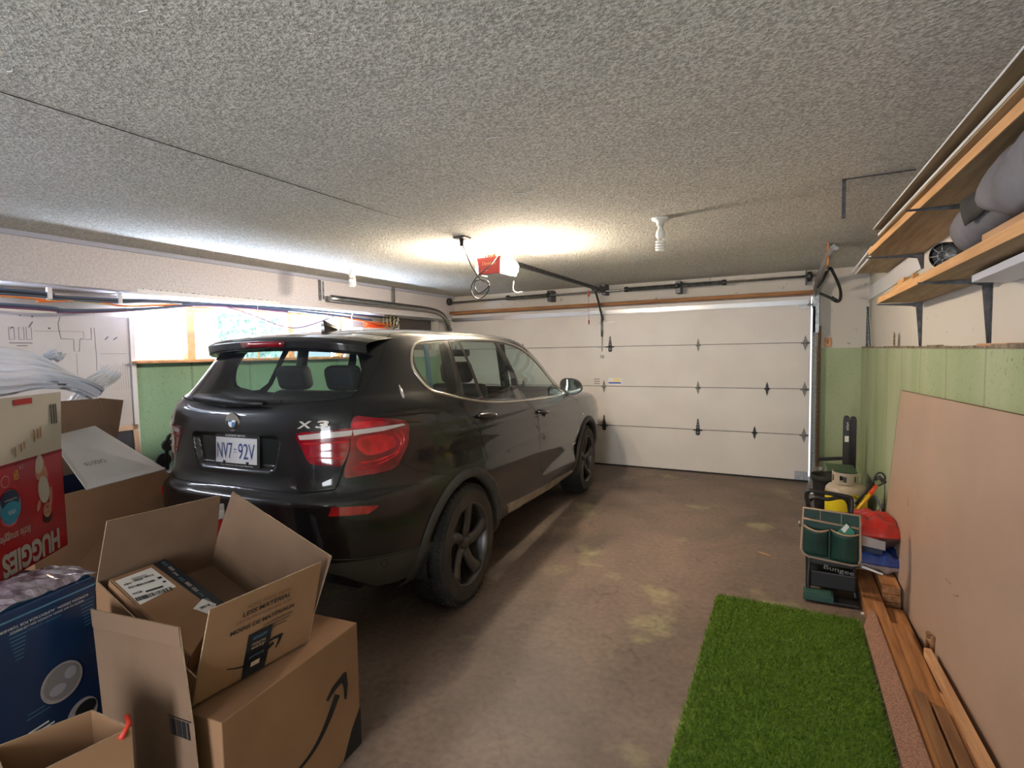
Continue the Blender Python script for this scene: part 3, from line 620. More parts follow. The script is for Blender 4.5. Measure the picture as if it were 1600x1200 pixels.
def PS(s, v):
    r, f, z = surf(s, v)
    if abs(s) < .6 and f < 0 and .9 < z < 1.2:
        d = sdf_recess(r, z); t = max(0, min(1, -d/.03)); f += .030*t*t*(3-2*t)
    if abs(s) > 1.5 and abs(s) < 4.6:      # soft waist line and lower door scoop
        k = min(1, (abs(s)-1.5)/.6)*min(1, (4.6-abs(s))/.4); sg = 1 if s > 0 else -1
        r += sg*k*(.008*math.exp(-((z-1.085)/.022)**2)-.014*math.exp(-((z-.58)/.09)**2)+.010*math.exp(-((z-.43)/.05)**2))
    return Vector((r, f, z))
def NS(s, v):
    e = 1e-3
    a = PS(s+e, v)-PS(s-e, v); b = PS(s, min(v+.01, 23.98))-PS(s, max(v-.01, 0))
    n = a.cross(b)
    if n.length < 1e-12: return Vector((0, 0, 1))
    n.normalize(); p = PS(s, v); c = Vector((0, 1.35, .8))
    if n.dot(p-c) < 0: n = -n
    return n
KV = .045
def pip(x, y, P):
    c = False; n = len(P); j = n-1
    for i in range(n):
        if (P[i][1] > y) != (P[j][1] > y) and x < (P[j][0]-P[i][0])*(y-P[i][1])/(P[j][1]-P[i][1])+P[i][0]: c = not c
        j = i
    return c
def densify(P, closed=True, step=.05):
    out = []; n = len(P)
    for i in range(n if closed else n-1):
        a, b = P[i], P[(i+1) % n]; d = math.hypot(a[0]-b[0], (a[1]-b[1])*KV); k = max(1, int(d/step))
        for j in range(k): out.append((a[0]+(b[0]-a[0])*j/k, a[1]+(b[1]-a[1])*j/k))
    if not closed: out.append(P[-1])
    return out
def smooth2(P, closed=True, k=4): return [(p.x, p.y) for p in catm([(a, b, 0) for a, b in P], k, closed)]
def cdt(polys, lines, box, ds, dv, extra=()):
    V_ = []; E_ = []
    def addp(P, closed):
        o = len(V_)
        for p in P: V_.append(Vector((p[0], p[1]*KV)))
        n = len(P)
        for i in range(n if closed else n-1): E_.append((o+i, o+(i+1) % n))
    for P in polys: addp(P, True)
    for P in lines: addp(P, False)
    s = box[0]
    segs = [v for v in V_]
    while s < box[1]+1e-6:
        v = box[2]
        while v < box[3]+1e-6: V_.append(Vector((s, v*KV))); v += dv
        s += ds
    for p in extra: V_.append(Vector((p[0], p[1]*KV)))
    r = delaunay_2d_cdt(V_, E_, [], 0, 1e-5)
    return [(v.x, v.y/KV) for v in r[0]], r[2]
CARP = []
def surf_mesh(name, vs, tris, m, parent, off=0., mirror=False, both=False):
    # vs: (s,v) list; builds right side (and mirrored left when both)
    used = sorted({i for t in tris for i in t}); mp_ = {i: k for k, i in enumerate(used)}
    sides = [1, -1] if both else ([-1] if mirror else [1])
    P = []; N = []; F = []
    for sg in sides:
        o = len(P)
        for i in used:
            s, v = vs[i]; p = PS(s, v); n = NS(s, v); p = p+n*off
            if sg < 0: p.x = -p.x; n = Vector((-n.x, n.y, n.z))
            P.append(p); N.append(n)
        for t in tris:
            a = [o+mp_[i] for i in t]
            n = (P[a[1]]-P[a[0]]).cross(P[a[2]]-P[a[0]])
            if n.dot(N[a[0]]) < 0: a = a[::-1]
            F.append(a)
    me = bpy.data.meshes.new(name); me.from_pydata(P, [], F); me.materials.append(M[m])
    me.polygons.foreach_set('use_smooth', [True]*len(F)); me.update()
    me.normals_split_custom_set_from_vertices(N)
    ob = bpy.data.objects.new(name, me); COL.objects.link(ob); ob.parent = parent
    return ob
def patch(name, poly, m, parent, off=.003, sides=(1, -1), ds=.06, dv=.6, skirt=True, full=False):
    P = densify(poly); s0 = min(p[0] for p in P); s1 = max(p[0] for p in P); v0 = min(p[1] for p in P); v1 = max(p[1] for p in P)
    vs, T = cdt([P], [], (s0+.01, s1, v0+.2, v1), ds, dv)
    T = [t for t in T if pip(sum(vs[i][0] for i in t)/3, sum(vs[i][1] for i in t)/3, P)]
    out = []
    for sg in sides:
        used = sorted({i for t in T for i in t}); mp_ = {i: k for k, i in enumerate(used)}
        pts = []; nr = []; F = []
        for i in used:
            s, v = vs[i]; p = PS(s, v); n = NS(s, v); p = p+n*off
            if sg < 0: p.x = -p.x; n = Vector((-n.x, n.y, n.z))
            pts.append(p); nr.append(n)
        cnt = {}
        for t in T:
            a = [mp_[i] for i in t]
            if (pts[a[1]]-pts[a[0]]).cross(pts[a[2]]-pts[a[0]]).dot(nr[a[0]]) < 0: a = a[::-1]
            F.append(a)
            for x in range(3):
                e = (a[x], a[(x+1) % 3]); cnt[e] = 1
        if skirt:
            for (a, b) in list(cnt):
                if (b, a) not in cnt:
                    o = len(pts); pts += [pts[a]-nr[a]*(off+.004), pts[b]-nr[b]*(off+.004)]; nr += [nr[a], nr[b]]; F.append([b, a, o, o+1])
        me = bpy.data.meshes.new(name); me.from_pydata(pts, [], F); me.materials.append(M[m])
        me.polygons.foreach_set('use_smooth', [True]*len(F)); me.update(); me.normals_split_custom_set_from_vertices(nr)
        ob = bpy.data.objects.new(name, me); COL.objects.link(ob); ob.parent = parent; out.append(ob)
    return out
def ribbon(name, line, m, parent, w=.005, off=.0012, th=.0, sides=(1, -1), closed=False, step=.03):
    L = densify(line, closed, step); out = []
    for sg in sides:
        C = [PS(*p) for p in L]; Nn = [NS(*p) for p in L]
        if sg < 0:
            C = [Vector((-c.x, c.y, c.z)) for c in C]; Nn = [Vector((-c.x, c.y, c.z)) for c in Nn]
        vs = []; fs = []; k = len(C)
        for i in range(k):
            t = (C[(i+1) % k]-C[i-1]) if closed else (C[min(i+1, k-1)]-C[max(i-1, 0)])
            t.normalize(); sd = Nn[i].cross(t).normalized()*w/2
            vs += [C[i]-sd+Nn[i]*off, C[i]-sd*.6+Nn[i]*(off+th), C[i]+sd*.6+Nn[i]*(off+th), C[i]+sd+Nn[i]*off] if th else [C[i]-sd+Nn[i]*off, C[i]+sd+Nn[i]*off]
        q = 4 if th else 2
        for i in range(k if closed else k-1):
            a = i*q; b = ((i+1) % k)*q
            for j in range(q-1): fs.append((a+j, a+j+1, b+j+1, b+j))
        mb = MB(); mb.add(vs, fs, 0, True); o = mb.build(name, m, parent); out.append(o)
    return out


def f(nt, b):   # road dust thickening towards the sills
    tc = nt.nodes.new('ShaderNodeTexCoord'); sx = nt.nodes.new('ShaderNodeSeparateXYZ'); nt.links.new(tc.outputs['Object'], sx.inputs[0])
    mr = nt.nodes.new('ShaderNodeMapRange'); mr.inputs[1].default_value = 1.25; mr.inputs[2].default_value = .35; mr.inputs[3].default_value = .0; mr.inputs[4].default_value = .11
    nt.links.new(sx.outputs[2], mr.inputs[0])
    n = nt.nodes.new('ShaderNodeTexNoise'); n.inputs['Scale'].default_value = 3; n.inputs['Detail'].default_value = 6; nt.links.new(tc.outputs['Object'], n.inputs[0])
    ml = nt.nodes.new('ShaderNodeMath'); ml.operation = 'MULTIPLY'; nt.links.new(mr.outputs[0], ml.inputs[0]); nt.links.new(n.outputs[0], ml.inputs[1])
    mx = nt.nodes.new('ShaderNodeMix'); mx.data_type = 'RGBA'; mx.inputs[6].default_value = (.007, .007, .009, 1); mx.inputs[7].default_value = (.17, .14, .115, 1)
    nt.links.new(ml.outputs[0], mx.inputs[0]); nt.links.new(mx.outputs[2], b.inputs['Base Color'])
    r2 = nt.nodes.new('ShaderNodeMath'); r2.operation = 'MULTIPLY_ADD'; r2.inputs[1].default_value = .6; r2.inputs[2].default_value = .035; nt.links.new(ml.outputs[0], r2.inputs[0]); nt.links.new(r2.outputs[0], b.inputs['Coat Roughness'])
M['paint'] = sub(mat('dusty_dark_paint', (.02, .02, .02), .42, coat=1., croug=.05, spec=.22), f)
M['gloss_black'] = mat('gloss_black', (.008, .008, .009), .08, coat=1.)
M['seam'] = mat('panel_gap', (.002, .002, .002), .9)
M['chrome'] = mat('satin_chrome', (.78, .74, .68), .22, 1.)
M['clad'] = mat('cladding', (.055, .050, .046), .6, var=.25, scale=5)
M['lens_red'] = mat('lens_red', (.20, .004, .012), .12, coat=1., var=.45, scale=7, spec=.7)
M['lens_bright'] = mat('lens_bright_red', (.48, .012, .018), .12, coat=1., var=.4, scale=12)
M['lens_white'] = mat('lens_white', (.55, .47, .45), .15, coat=1.)
M['tint'] = glassy('side_glass', (.74, .84, .82), .03, .01, (.02, .02, .02))
M['tint_rear'] = glassy('rear_glass', (.78, .88, .88), .07, .03, (.12, .14, .17))
M['tyre'] = mat('tyre_rubber', (.022, .020, .018), .8, var=.5, scale=5)
M['tyre_wall'] = mat('tyre_wall', (.050, .040, .032), .75, var=.35, scale=6)
M['rim'] = mat('wheel_rim', (.115, .105, .10), .4, .75, var=.2, scale=5)
M['seat'] = mat('seat_fabric', (.03, .03, .032), .8)
car = thing('car', 'dusty black station-wagon SUV parked facing the garage door', 'car', (2.0030, -4.30843, 0), math.radians(4.6156), world=False)

# ---- layout lines on the right flank, in (s,v)
win_rear = [(-.02, 18.84), (.184, 18.84), (.625, 18.83), (.80, 18.72), (.83, 18.3), (.86, 17.6), (.845, 16.4), (.815, 15.75), (.72, 15.3), (.483, 14.9), (.2, 14.72), (-.02, 14.69)]
seam_h = [(1.163, 20.65), (1.087, 18.85), (.935, 17.2), (.885, 16.25), (.853, 15.47), (.838, 13.71), (.792, 11.9), (.718, 8.65), (.68, 7.3)]
seam_hs = smooth2(seam_h, False, 4)
DLO = smooth2([(2.324, 19.86), (1.941, 19.66), (1.70, 19.42), (1.607, 19.0), (1.545, 18.32), (1.53, 17.73), (1.576, 17.12), (1.71, 16.07), (1.851, 15.15), (2.176, 14.05), (2.426, 13.52), (2.818, 13.0), (3.2, 12.5), (3.62, 12.0), (4.0, 11.75), (4.25, 11.8), (4.40, 12.3), (4.46, 13.8), (4.50, 15.6), (4.47, 17.2), (4.35, 18.5), (4.121, 19.35), (3.683, 19.9), (2.913, 20.0)], True, 3)
q_win = smooth2([(1.66, 19.15), (1.95, 19.4), (2.21, 19.5), (2.19, 17.8), (2.12, 14.75), (1.93, 15.2), (1.75, 16.2), (1.63, 17.2), (1.58, 18.1)], True, 2)
w_ra = [(2.34, 19.5), (2.52, 19.55), (2.485, 17.4), (2.455, 13.85), (2.23, 14.35), (2.25, 17.4)]
w_rb = [(2.575, 19.6), (3.50, 19.6), (3.40, 18.2), (3.30, 16.2), (3.13, 13.0), (2.52, 13.7), (2.54, 17.2)]
w_f = smooth2([(3.66, 19.45), (3.95, 19.15), (4.17, 18.75), (4.33, 17.9), (4.43, 16.6), (4.44, 14.6), (4.38, 12.8), (4.24, 12.2), (3.95, 12.25), (3.62, 12.5), (3.32, 12.85), (3.42, 15.2), (3.54, 17.9)], True, 2)
rd_seam = smooth2([(2.324, 19.9), (2.24, 17.5), (2.163, 14.24), (2.097, 12.05), (1.98, 9.6), (1.955, 8.66), (2.02, 7.0), (2.043, 6.47)], False, 4)
mid_seam = smooth2([(3.60, 19.9), (3.46, 17.15), (3.26, 12.56), (3.02, 10.5), (2.91, 9.07), (2.90, 5.12), (3.0, 2.9), (3.087, 1.6)], False, 4)
fd_seam = smooth2([(4.25, 11.8), (4.12, 10.9), (4.02, 9.2), (3.93, 7.2), (3.95, 5.0), (3.98, 2.6), (3.99, .9)], False, 4)
def wheel_hole(fc, R, n=40):
    # (s,v) loop of a circle in side view
    out = []
    for i in range(n):
        a = 2*PI*i/n; f_ = fc+R*math.cos(a); z = max(.37+R*math.sin(a), .2401); v = z2v(z)
        lo, hi = 1.0, 5.0
        for _ in range(30):
            m_ = (lo+hi)/2
            if surf(m_, v)[1] < f_: lo = m_
            else: hi = m_
        out.append((lo, v))
    return out
hole_r = wheel_hole(0, .43); hole_f = wheel_hole(2.81, .43)
bot = [(-.02, 3.1), (.45, 3.0), (.60, 2.75), (.70, 2.55), (.767, 2.2), (.851, 1.5), (.971, 1.35), (1.157, 1.4), (1.45, 1.5), (2.3, 1.95), (2.73, 1.55), (3.32, 1.05), (4.1, .75), (5.2, .6), (6.02, .6)]
shut = [(-.02, 7.15), (.25, 7.1), (.5, 7.1), (.68, 7.3)]                       # tailgate lower edge
wind = [(5.05, 20.2), (4.97, 19), (4.92, 17), (4.87, 15.3), (4.80, 13.6), (4.76, 12.8), (6.02, 12.7), (6.02, 20.6), (5.4, 20.5)]
hood = [(4.55, 12.2), (4.62, 10.8), (4.75, 9.8), (5.1, 9.2), (6.02, 9.0)]
RD = rd_seam[:-1]+[(2.043, 6.47), (2.10, 5.4), (2.2, 4.2), (2.26, 3.1), (2.33, 2.4), (2.7, 2.1), (3.05, 1.9)]+mid_seam[::-1]
FD = mid_seam+[(3.4, 1.4), (3.99, .95)]+fd_seam[::-1]+[(4.40, 12.3), (4.46, 13.8), (4.50, 15.6), (4.47, 17.2), (4.35, 18.5), (4.121, 19.35), (3.8, 19.85)]
tail = [(-.02, 20.9)]+[(.9, 20.9)]+seam_hs+shut[::-1]
lam_o = smooth2([(.838, 13.6), (.974, 13.48), (1.25, 13.2), (1.325, 12.9), (1.33, 12.22), (1.213, 10.6), (1.121, 9.47), (1.031, 8.46), (.96, 8.05), (.802, 7.95), (.720, 8.0), (.745, 9.4), (.797, 11.9)], True, 3)
lam_i = smooth2([(.478, 12.25), (.635, 12.59), (.828, 12.75), (.785, 11.5), (.755, 10.2), (.712, 8.75), (.633, 8.72), (.548, 8.83), (.515, 9.25), (.49, 10.7)], True, 3)
extra = [(s/100, v/10) for s in range(0, 46, 1) for v in range(76, 122, 2)]
polys = [densify(P) for P in (win_rear, DLO, q_win, w_ra, w_rb, w_f, hole_r, hole_f, wind, RD, FD, [p for p in tail])]
vs, T = cdt(polys, [densify(bot, False), densify(hood, False)], (0, 6, .3, 23.9), .05, .45, extra)
botc = densify(bot, False)
def bot_v(s):
    for a, b in zip(bot, bot[1:]):
        if a[0] <= s <= b[0]: return a[1]+(b[1]-a[1])*(s-a[0])/(b[0]-a[0])
    return .6
def hood_v(s):
    for a, b in zip(hood, hood[1:]):
        if a[0] <= s <= b[0]: return a[1]+(b[1]-a[1])*(s-a[0])/(b[0]-a[0])
    return 99
reg = {}
for t in T:
    s = sum(vs[i][0] for i in t)/3; v = sum(vs[i][1] for i in t)/3
    if s < 0 or s > 6 or v < 0 or v > 23.99: continue
    if v < bot_v(s): continue
    if pip(s, v, hole_r) or pip(s, v, hole_f): continue
    if pip(s, v, win_rear): k = 'rear_window'
    elif pip(s, v, DLO):
        k = 'quarter_window' if pip(s, v, q_win) else 'rear_window_a' if pip(s, v, w_ra) else 'rear_window_b' if pip(s, v, w_rb) else 'front_window' if pip(s, v, w_f) else 'window_surround'
    elif pip(s, v, wind): k = 'windscreen'
    elif pip(s, v, tail): k = 'tailgate'
    elif pip(s, v, RD): k = 'rear_door'
    elif pip(s, v, FD): k = 'front_door'
    elif s < 1.5 and v < 7.3: k = 'rear_bumper'
    elif s > 4.5 and v > hood_v(s) and v < 14: k = 'bonnet'
    else: k = 'body'
    reg.setdefault(k, []).append(t)
mats_ = {'rear_window': 'tint_rear', 'quarter_window': 'tint', 'rear_window_a': 'tint', 'rear_window_b': 'tint', 'front_window': 'tint', 'windscreen': 'tint', 'window_surround': 'gloss_black'}
names_ = {'rear_window_a': 'side_window', 'rear_window_b': 'side_window', 'front_window': 'side_window', 'quarter_window': 'side_window'}
parts = {}
for k, tr_ in reg.items():
    nm = names_.get(k, k); m_ = mats_.get(k, 'paint')
    if k in ('body', 'tailgate', 'rear_bumper', 'bonnet', 'windscreen', 'rear_window'):
        parts[k] = [surf_mesh(nm, vs, tr_, m_, car, both=True)]
    else:
        parts[k] = [surf_mesh(nm, vs, tr_, m_, car), surf_mesh(nm, vs, tr_, m_, car, mirror=True)]
tag(parts['rear_window'][0], 'wide dusty tailgate glass')
# ---- gaps, trim, lamps
for L in (seam_hs, rd_seam, mid_seam, fd_seam): ribbon('panel_gap', L, 'seam', car, .006, .0006)
ribbon('panel_gap', shut, 'seam', car, .008, .0006)
ribbon('panel_gap', smooth2([(1.031, 8.5), (1.199, 7.75), (1.376, 7.28), (1.63, 6.3)], False), 'seam', car, .005, .0006)
ribbon('panel_gap', [(1.163, 20.65), (1.5, 20.9), (2.4, 20.85), (3.6, 20.8), (4.5, 20.2)], 'seam', car, .007, .0006)
ribbon('fuel_flap', smooth2([(1.80, 13.35), (1.93, 13.3), (2.055, 13.1), (2.0, 11.6), (1.86, 9.8), (1.80, 9.45), (1.62, 9.9), (1.61, 10.6), (1.68, 12.2)], True, 3), 'seam', car, .004, .0006, sides=(1,), closed=True)
ribbon('window_trim', DLO, 'chrome', car, .017, .001, .006, closed=True)
ribbon('window_rubber', win_rear[1:-1], 'seam', car, .008, .0008)
ribbon('bumper_crease', [(.0, 3.7), (.5, 3.6), (.664, 3.39), (.791, 3.3), (.962, 3.16), (1.209, 3.07), (1.337, 3.03)], 'clad', car, .006, .001, .003)
patch('bumper_lower_trim', [(-.0, 3.3), (.5, 3.3), (.664, 3.2), (.791, 3.2), (.962, 3.1), (1.209, 3.0), (1.40, 3.0), (1.42, 1.6), (1.157, 1.5), (.971, 1.45), (.86, 1.6), (.775, 2.25), (.71, 2.6), (.6, 2.85), (.45, 3.05), (0, 3.15)], 'clad', car, .004)
ribbon('sensor', [(.93+.018*math.cos(a/6*PI), 2.85+.18*math.sin(a/6*PI)) for a in range(12)], 'seam', car, .003, .006, closed=True)
sil = patch('sill_trim', [(2.30, 2.75), (2.655, 2.47), (3.201, 2.13), (4.0, 1.45), (4.06, 1.1), (3.319, 1.18), (2.727, 1.78), (2.33, 2.12)], 'chrome_sill', car, .006) if 'chrome_sill' in M else None
M['chrome_sill'] = mat('sill_aluminium', (.40, .34, .27), .5, .5, var=.15, scale=9)
patch('sill_trim', [(2.30, 2.72), (2.655, 2.47), (3.201, 2.13), (3.98, 1.5), (4.04, 1.15), (3.319, 1.2), (2.727, 1.78), (2.33, 2.12)], 'chrome_sill', car, .007)
M['scoop'] = mat('scoop_paint', (.05, .043, .038), .3, coat=.8)
for P_, nm in ((lam_o, 'taillight'), (lam_i, 'taillight')):
    tls = patch(nm, P_, 'lens_red', car, .006, ds=.04, dv=.4)
    for tl_, sg in zip(tls, (1, -1)):
        bar = [(.818, 12.55), (.964, 12.65), (1.27, 12.72), (1.295, 12.5), (1.011, 12.12), (.851, 11.97), (.812, 11.84)] if P_ is lam_o else [(.490, 12.02), (.644, 12.42), (.815, 12.54), (.80, 11.9), (.661, 11.68), (.496, 11.5)]
        patch('light_bar', bar, 'lens_white', tl_, .009, sides=(sg,))
        if P_ is lam_o:
            patch('bright_lens', smooth2([(.84, 13.3), (1.04, 13.2), (1.10, 12.95), (.95, 12.75), (.84, 12.72)], True, 3), 'lens_bright', tl_, .0085, sides=(sg,))
            ribbon('light_tube', smooth2([(1.10, 12.1), (1.13, 11.2), (1.10, 10.2), (1.02, 9.3), (.90, 8.8), (.80, 8.75)], False, 4), 'lens_bright', tl_, .012, .0065, .003, sides=(sg,))
            ribbon('light_tube', smooth2([(1.20, 12.1), (1.18, 11.0), (1.10, 9.9), (1.0, 9.0), (.88, 8.5), (.78, 8.4)], False, 4), 'lens_bright', tl_, .008, .0065, .003, sides=(sg,))
            patch('bright_lens', smooth2([(.84, 11.5), (.98, 11.7), (1.06, 11.2), (1.03, 10.2), (.94, 9.5), (.84, 9.3), (.80, 10.3)], True, 3), 'lens_bright', tl_, .0085, sides=(sg,))
        else:
            ribbon('light_tube', [(.51, 10.95), (.65, 11.1), (.77, 11.15)], 'lens_bright', tl_, .008, .0065, .003, sides=(sg,))
            ribbon('light_tube', [(.53, 9.4), (.64, 9.3), (.72, 9.25)], 'lens_bright', tl_, .008, .0065, .003, sides=(sg,))
patch('reflector', [(.672, 5.3), (.69, 5.77), (.814, 5.68), (.926, 5.52), (.915, 5.38), (.87, 5.2), (.776, 5.26)], 'lens_red2', car, .005) if 0 else patch('reflector', [(.672, 5.3), (.69, 5.77), (.814, 5.68), (.926, 5.52), (.915, 5.38), (.87, 5.2), (.776, 5.26)], 'lens_bright', car, .005)
patch('side_indicator', [(4.03, 7.5), (4.11, 7.3), (4.10, 7.1), (4.04, 7.15)], 'lens_white', car, .005)
patch('side_badge', [(3.736, 4.1), (4.0, 3.95), (4.0, 3.8), (3.74, 3.98)], 'chrome', car, .003)
# headlamp and grille at the nose (seen only by mirrors and from elsewhere)
patch('headlight', smooth2([(5.02, 7.2), (5.35, 7.0), (5.55, 6.5), (5.3, 5.7), (5.0, 5.8), (4.9, 6.6)], True, 3), 'lens_white', car, .004)
patch('kidney_grille', smooth2([(5.66, 7.0), (5.95, 7.0), (5.95, 5.4), (5.72, 5.4)], True, 3), 'black', car, .005)
patch('front_lower_grille', [(5.3, 2.8), (5.98, 2.8), (5.98, 1.6), (5.4, 1.6)], 'black', car, .004)
# wheel arch trim
for fc_ in (0, 2.81):
    for sg in (1, -1):
        b = MB(); n = 44; vsx = []
        for i in range(n):
            a = math.radians(-32)+math.radians(244)*i/(n-1)
            for R_, o_ in ((.414, -.05), (.417, .010), (.432, .018), (.466, .016), (.474, .002)):
                f_ = fc_+R_*math.cos(a); z_ = .37+R_*math.sin(a)
                z_ = max(z_, .245); v_ = z2v(z_); lo, hi = 1.0, 5.0
                for _ in range(22):
                    m_ = (lo+hi)/2
                    if surf(m_, v_)[1] < f_: lo = m_
                    else: hi = m_
                r_ = surf(lo, v_)[0]; vsx.append(((r_+o_)*sg, f_, z_))
        fs = [(i*5+j, i*5+j+1, (i+1)*5+j+1, (i+1)*5+j) for i in range(n-1) for j in range(4)]
        b.add(vsx, fs, 0, True); b.build('wheel_arch_trim', 'clad', car)
# wheel wells and underbody
for fc_ in (0, 2.81):
    for sg in (1, -1):
        b = MB(); n = 24; vv = []
        for i in range(n):
            a = math.radians(-30)+math.radians(240)*i/(n-1)
            zz_ = max(.30, .37+.43*math.sin(a)); vv += [(sg*.55, fc_+.43*math.cos(a), zz_), (sg*.87, fc_+.43*math.cos(a), zz_)]
        b.add(vv, [(2*i, 2*i+1, 2*i+3, 2*i+2) for i in range(n-1)]); b.add([vv[2*i] for i in range(n)], [tuple(range(n))])
        b.build('wheel_well', 'black_soft', car)
b = MB(); b.lohi((-.55, -.6, .27), (.55, 3.4, .36)); b.lohi((-.8, .45, .28), (.8, 2.35, .36)); b.build('underbody', 'black_soft', car, bevel=.02)
# ---- wheels
def wheel(x, y, sg, steer=0.):
    T_ = Matrix.Translation((x, y, .37)) @ Matrix.Rotation(steer, 4, 'Z') @ Matrix.Rotation(sg*PI/2, 4, 'Y')
    W = thing('wheel', None, None, (0, 0, 0), world=False); W.parent = car
    prof = [(.250, -.105), (.262, -.122), (.305, -.126), (.338, -.118), (.362, -.098), (.369, -.06), (.370, 0), (.369, .06), (.362, .098), (.338, .118), (.305, .126), (.262, .122), (.250, .105)]
    b = MB(); b.lathe(prof, 64, T_, caps=False)
    R_ = random.Random(3)
    nb = 56
    for i in range(nb):
        a = 2*PI*i/nb
        for j, zz in enumerate((-.092, -.055, -.018, .018, .055, .092)):
            aa = a+(j % 2)*PI/nb; rr = .3685-(.006 if abs(zz) > .08 else 0)
            c = Vector((rr*math.cos(aa), rr*math.sin(aa), zz)); Rz = Matrix.Rotation(aa, 3, 'Z') @ Matrix.Rotation(.25*(1 if j < 3 else -1), 3, 'X')
            bb = MB(); bb.box((0, 0, 0), (.014, .028, .027), Rz); vsx = [T_ @ (Vector(v)+c) for v in bb.v]; b.add(vsx, bb.f)
    ty = b.build('tyre', 'tyre', W)
    b = MB()
    for s_ in (1, -1): b.lathe([(.256, s_*.1235), (.275, s_*.1285), (.305, s_*.1285), (.332, s_*.1225)], 64, T_, caps=False)
    b.build('sidewall', 'tyre_wall', W)
    b = MB(); b.lathe([(.258, .118), (.254, .125), (.243, .118), (.237, .085), (.225, .0), (.225, -.10), (.254, -.118)], 64, T_, caps=False); rm = b.build('rim', 'rim', W)
    b = MB(); b.lathe([(.0, .01), (.20, .01), (.20, -.02)], 40, T_); b.build('brake_disc', 'steel_dark', W)
    # five twisted spokes
    for i in range(5):
        a0 = 2*PI*i/5+.35; vsx = []
        prf = [(.036, 0., .034, .082), (.08, -.02, .034, .086), (.125, .02, .034, .092), (.17, .10, .037, .100), (.215, .19, .044, .108), (.246, .24, .058, .112)]
        fs = []
        for j, (r_, tw, hw, zz) in enumerate(prf):
            aa = a0+tw; c = Vector((r_*math.cos(aa), r_*math.sin(aa), zz)); t_ = Vector((-math.sin(aa), math.cos(aa), 0))
            for w_, dz in ((-1, -.03), (-.85, -.004), (0, .004), (.85, -.004), (1, -.03)): vsx.append(T_ @ (c+t_*hw*w_+Vector((0, 0, dz))))
        for j in range(len(prf)-1):
            for q in range(4): fs.append((j*5+q, j*5+q+1, (j+1)*5+q+1, (j+1)*5+q))
        b = MB(); b.add(vsx, fs, 0, True); b.build('spoke', 'rim', W, solid=.006)
    b = MB(); b.lathe([(0, .094), (.028, .094), (.034, .088), (.060, .080), (.068, .06)], 30, T_); b.build('hub_cap', 'rim', W)
    for i in range(5):
        a = 2*PI*i/5+.35+.63; p0 = T_ @ Vector((.045*math.cos(a), .045*math.sin(a), .07)); p1 = T_ @ Vector((.045*math.cos(a), .045*math.sin(a), .089))
        MB().tube([p0, p1], .008, 8).build('wheel_bolt', 'steel_dark', W)
    return W
wheel(.802, 0, 1); wheel(-.802, 0, -1); wheel(.802, 2.81, 1, .0); wheel(-.802, 2.81, -1)
# ---- roof spoiler with stop lamp
def spo(u, v):
    x = -.60+1.2*u; k = 1-abs(x/.60)**3*.30
    prof = [(-.44, 1.694), (-.58, 1.680), (-.665, 1.664), (-.690, 1.648), (-.680, 1.600), (-.60, 1.585)]
    t = v*(len(prof)-1); i = min(int(t), len(prof)-2); q = t-i
    y = prof[i][0]+(prof[i+1][0]-prof[i][0])*q; z = prof[i][1]+(prof[i+1][1]-prof[i][1])*q
    bow = .045*(x/.6)**2+.10*abs(x/.6)**8
    return Vector((x, y+bow, z-.030*(x/.6)**2-.012*abs(x/.6)**8))
b = MB(); b.grid(spo, 41, 26); sp = b.build('spoiler', 'paint', car)
b = MB(); b.add([spo(.5+.14*i, .63) + Vector((0, -.003, 0)) for i in (-1, -.5, 0, .5, 1)]+[spo(.5+.13*i, .76)+Vector((0, -.004, 0)) for i in (-1, -.5, 0, .5, 1)], [(i, i+1, i+6, i+5) for i in range(4)], 0, True)
b.build('third_brake_light', 'lens_dark', car, solid=.004) if 'lens_dark' in M else b.build('third_brake_light', 'lens_red', car, solid=.006)
# ---- wiper
b = MB()
c1 = PS(.10, 15.05)+NS(.1, 15.05)*.03
b.tube([PS(.02, 14.9)+V(.20, -.035, 0), PS(0, 14.9)+V(.05, -.04, .0), PS(-.02, 15)+V(-.1, -.045, .01), PS(-.02, 15)+V(-.28, -.035, .02)], [.012, .022, .032, .018], 10)
wp = b.build('rear_wiper', 'black', car)
b = MB(); b.tube([PS(.22, 15.2)+V(.12, -.018, 0), PS(.0, 15.2)+V(0, -.022, .0), PS(-.2, 15.3)+V(-.08, -.018, .0)], .007, 6); b.build('wiper_blade', 'black_soft', wp)
b = MB(); b.tube([PS(0, 14.9)+V(-.05, .02, 0), PS(0, 14.9)+V(-.05, -.055, 0)], .024, 14); b.build('wiper_pivot', 'black', wp)
# ---- plate, frame, badges
pc = Vector((.005, -.884, 1.062)); tilt = Matrix.Rotation(math.radians(-3), 3, 'X')
M['plate'] = mat('plate_white', (.62, .60, .62), .45); M['plate_blue'] = mat('plate_blue', (.03, .06, .20), .5)
pf = MB(); pf.box(pc+V(0, .004, -.0), (.325, .012, .178), tilt); pfo = pf.build('plate_frame', 'black', car, bevel=.004)
pl_ = MB().box(pc+V(0, -.004, 0), (.300, .003, .136), tilt).build('licence_plate', 'plate', car, bevel=.001)
def pt(dx, dz, off=-.0075): return frame(pc+tilt @ V(dx, off, dz), (1, 0, 0), tilt @ V(0, 0, 1))
text('NV7', pt(-.082, -.002), .112, 'plate_blue', 'lettering', pl_, height=.082); text('92V', pt(.078, -.002), .118, 'plate_blue', 'lettering', pl_, height=.082)
text('~', pt(-.004, .006), .022, 'plate_blue', 'lettering', pl_, height=.008); text('Beautiful', pt(-.004, -.008), .026, 'plate_blue', 'lettering', pl_, height=.006)
text('Kelowna BMW.', pt(-.005, .080, -.0035), .15, 'white', 'lettering', pfo, height=.013)
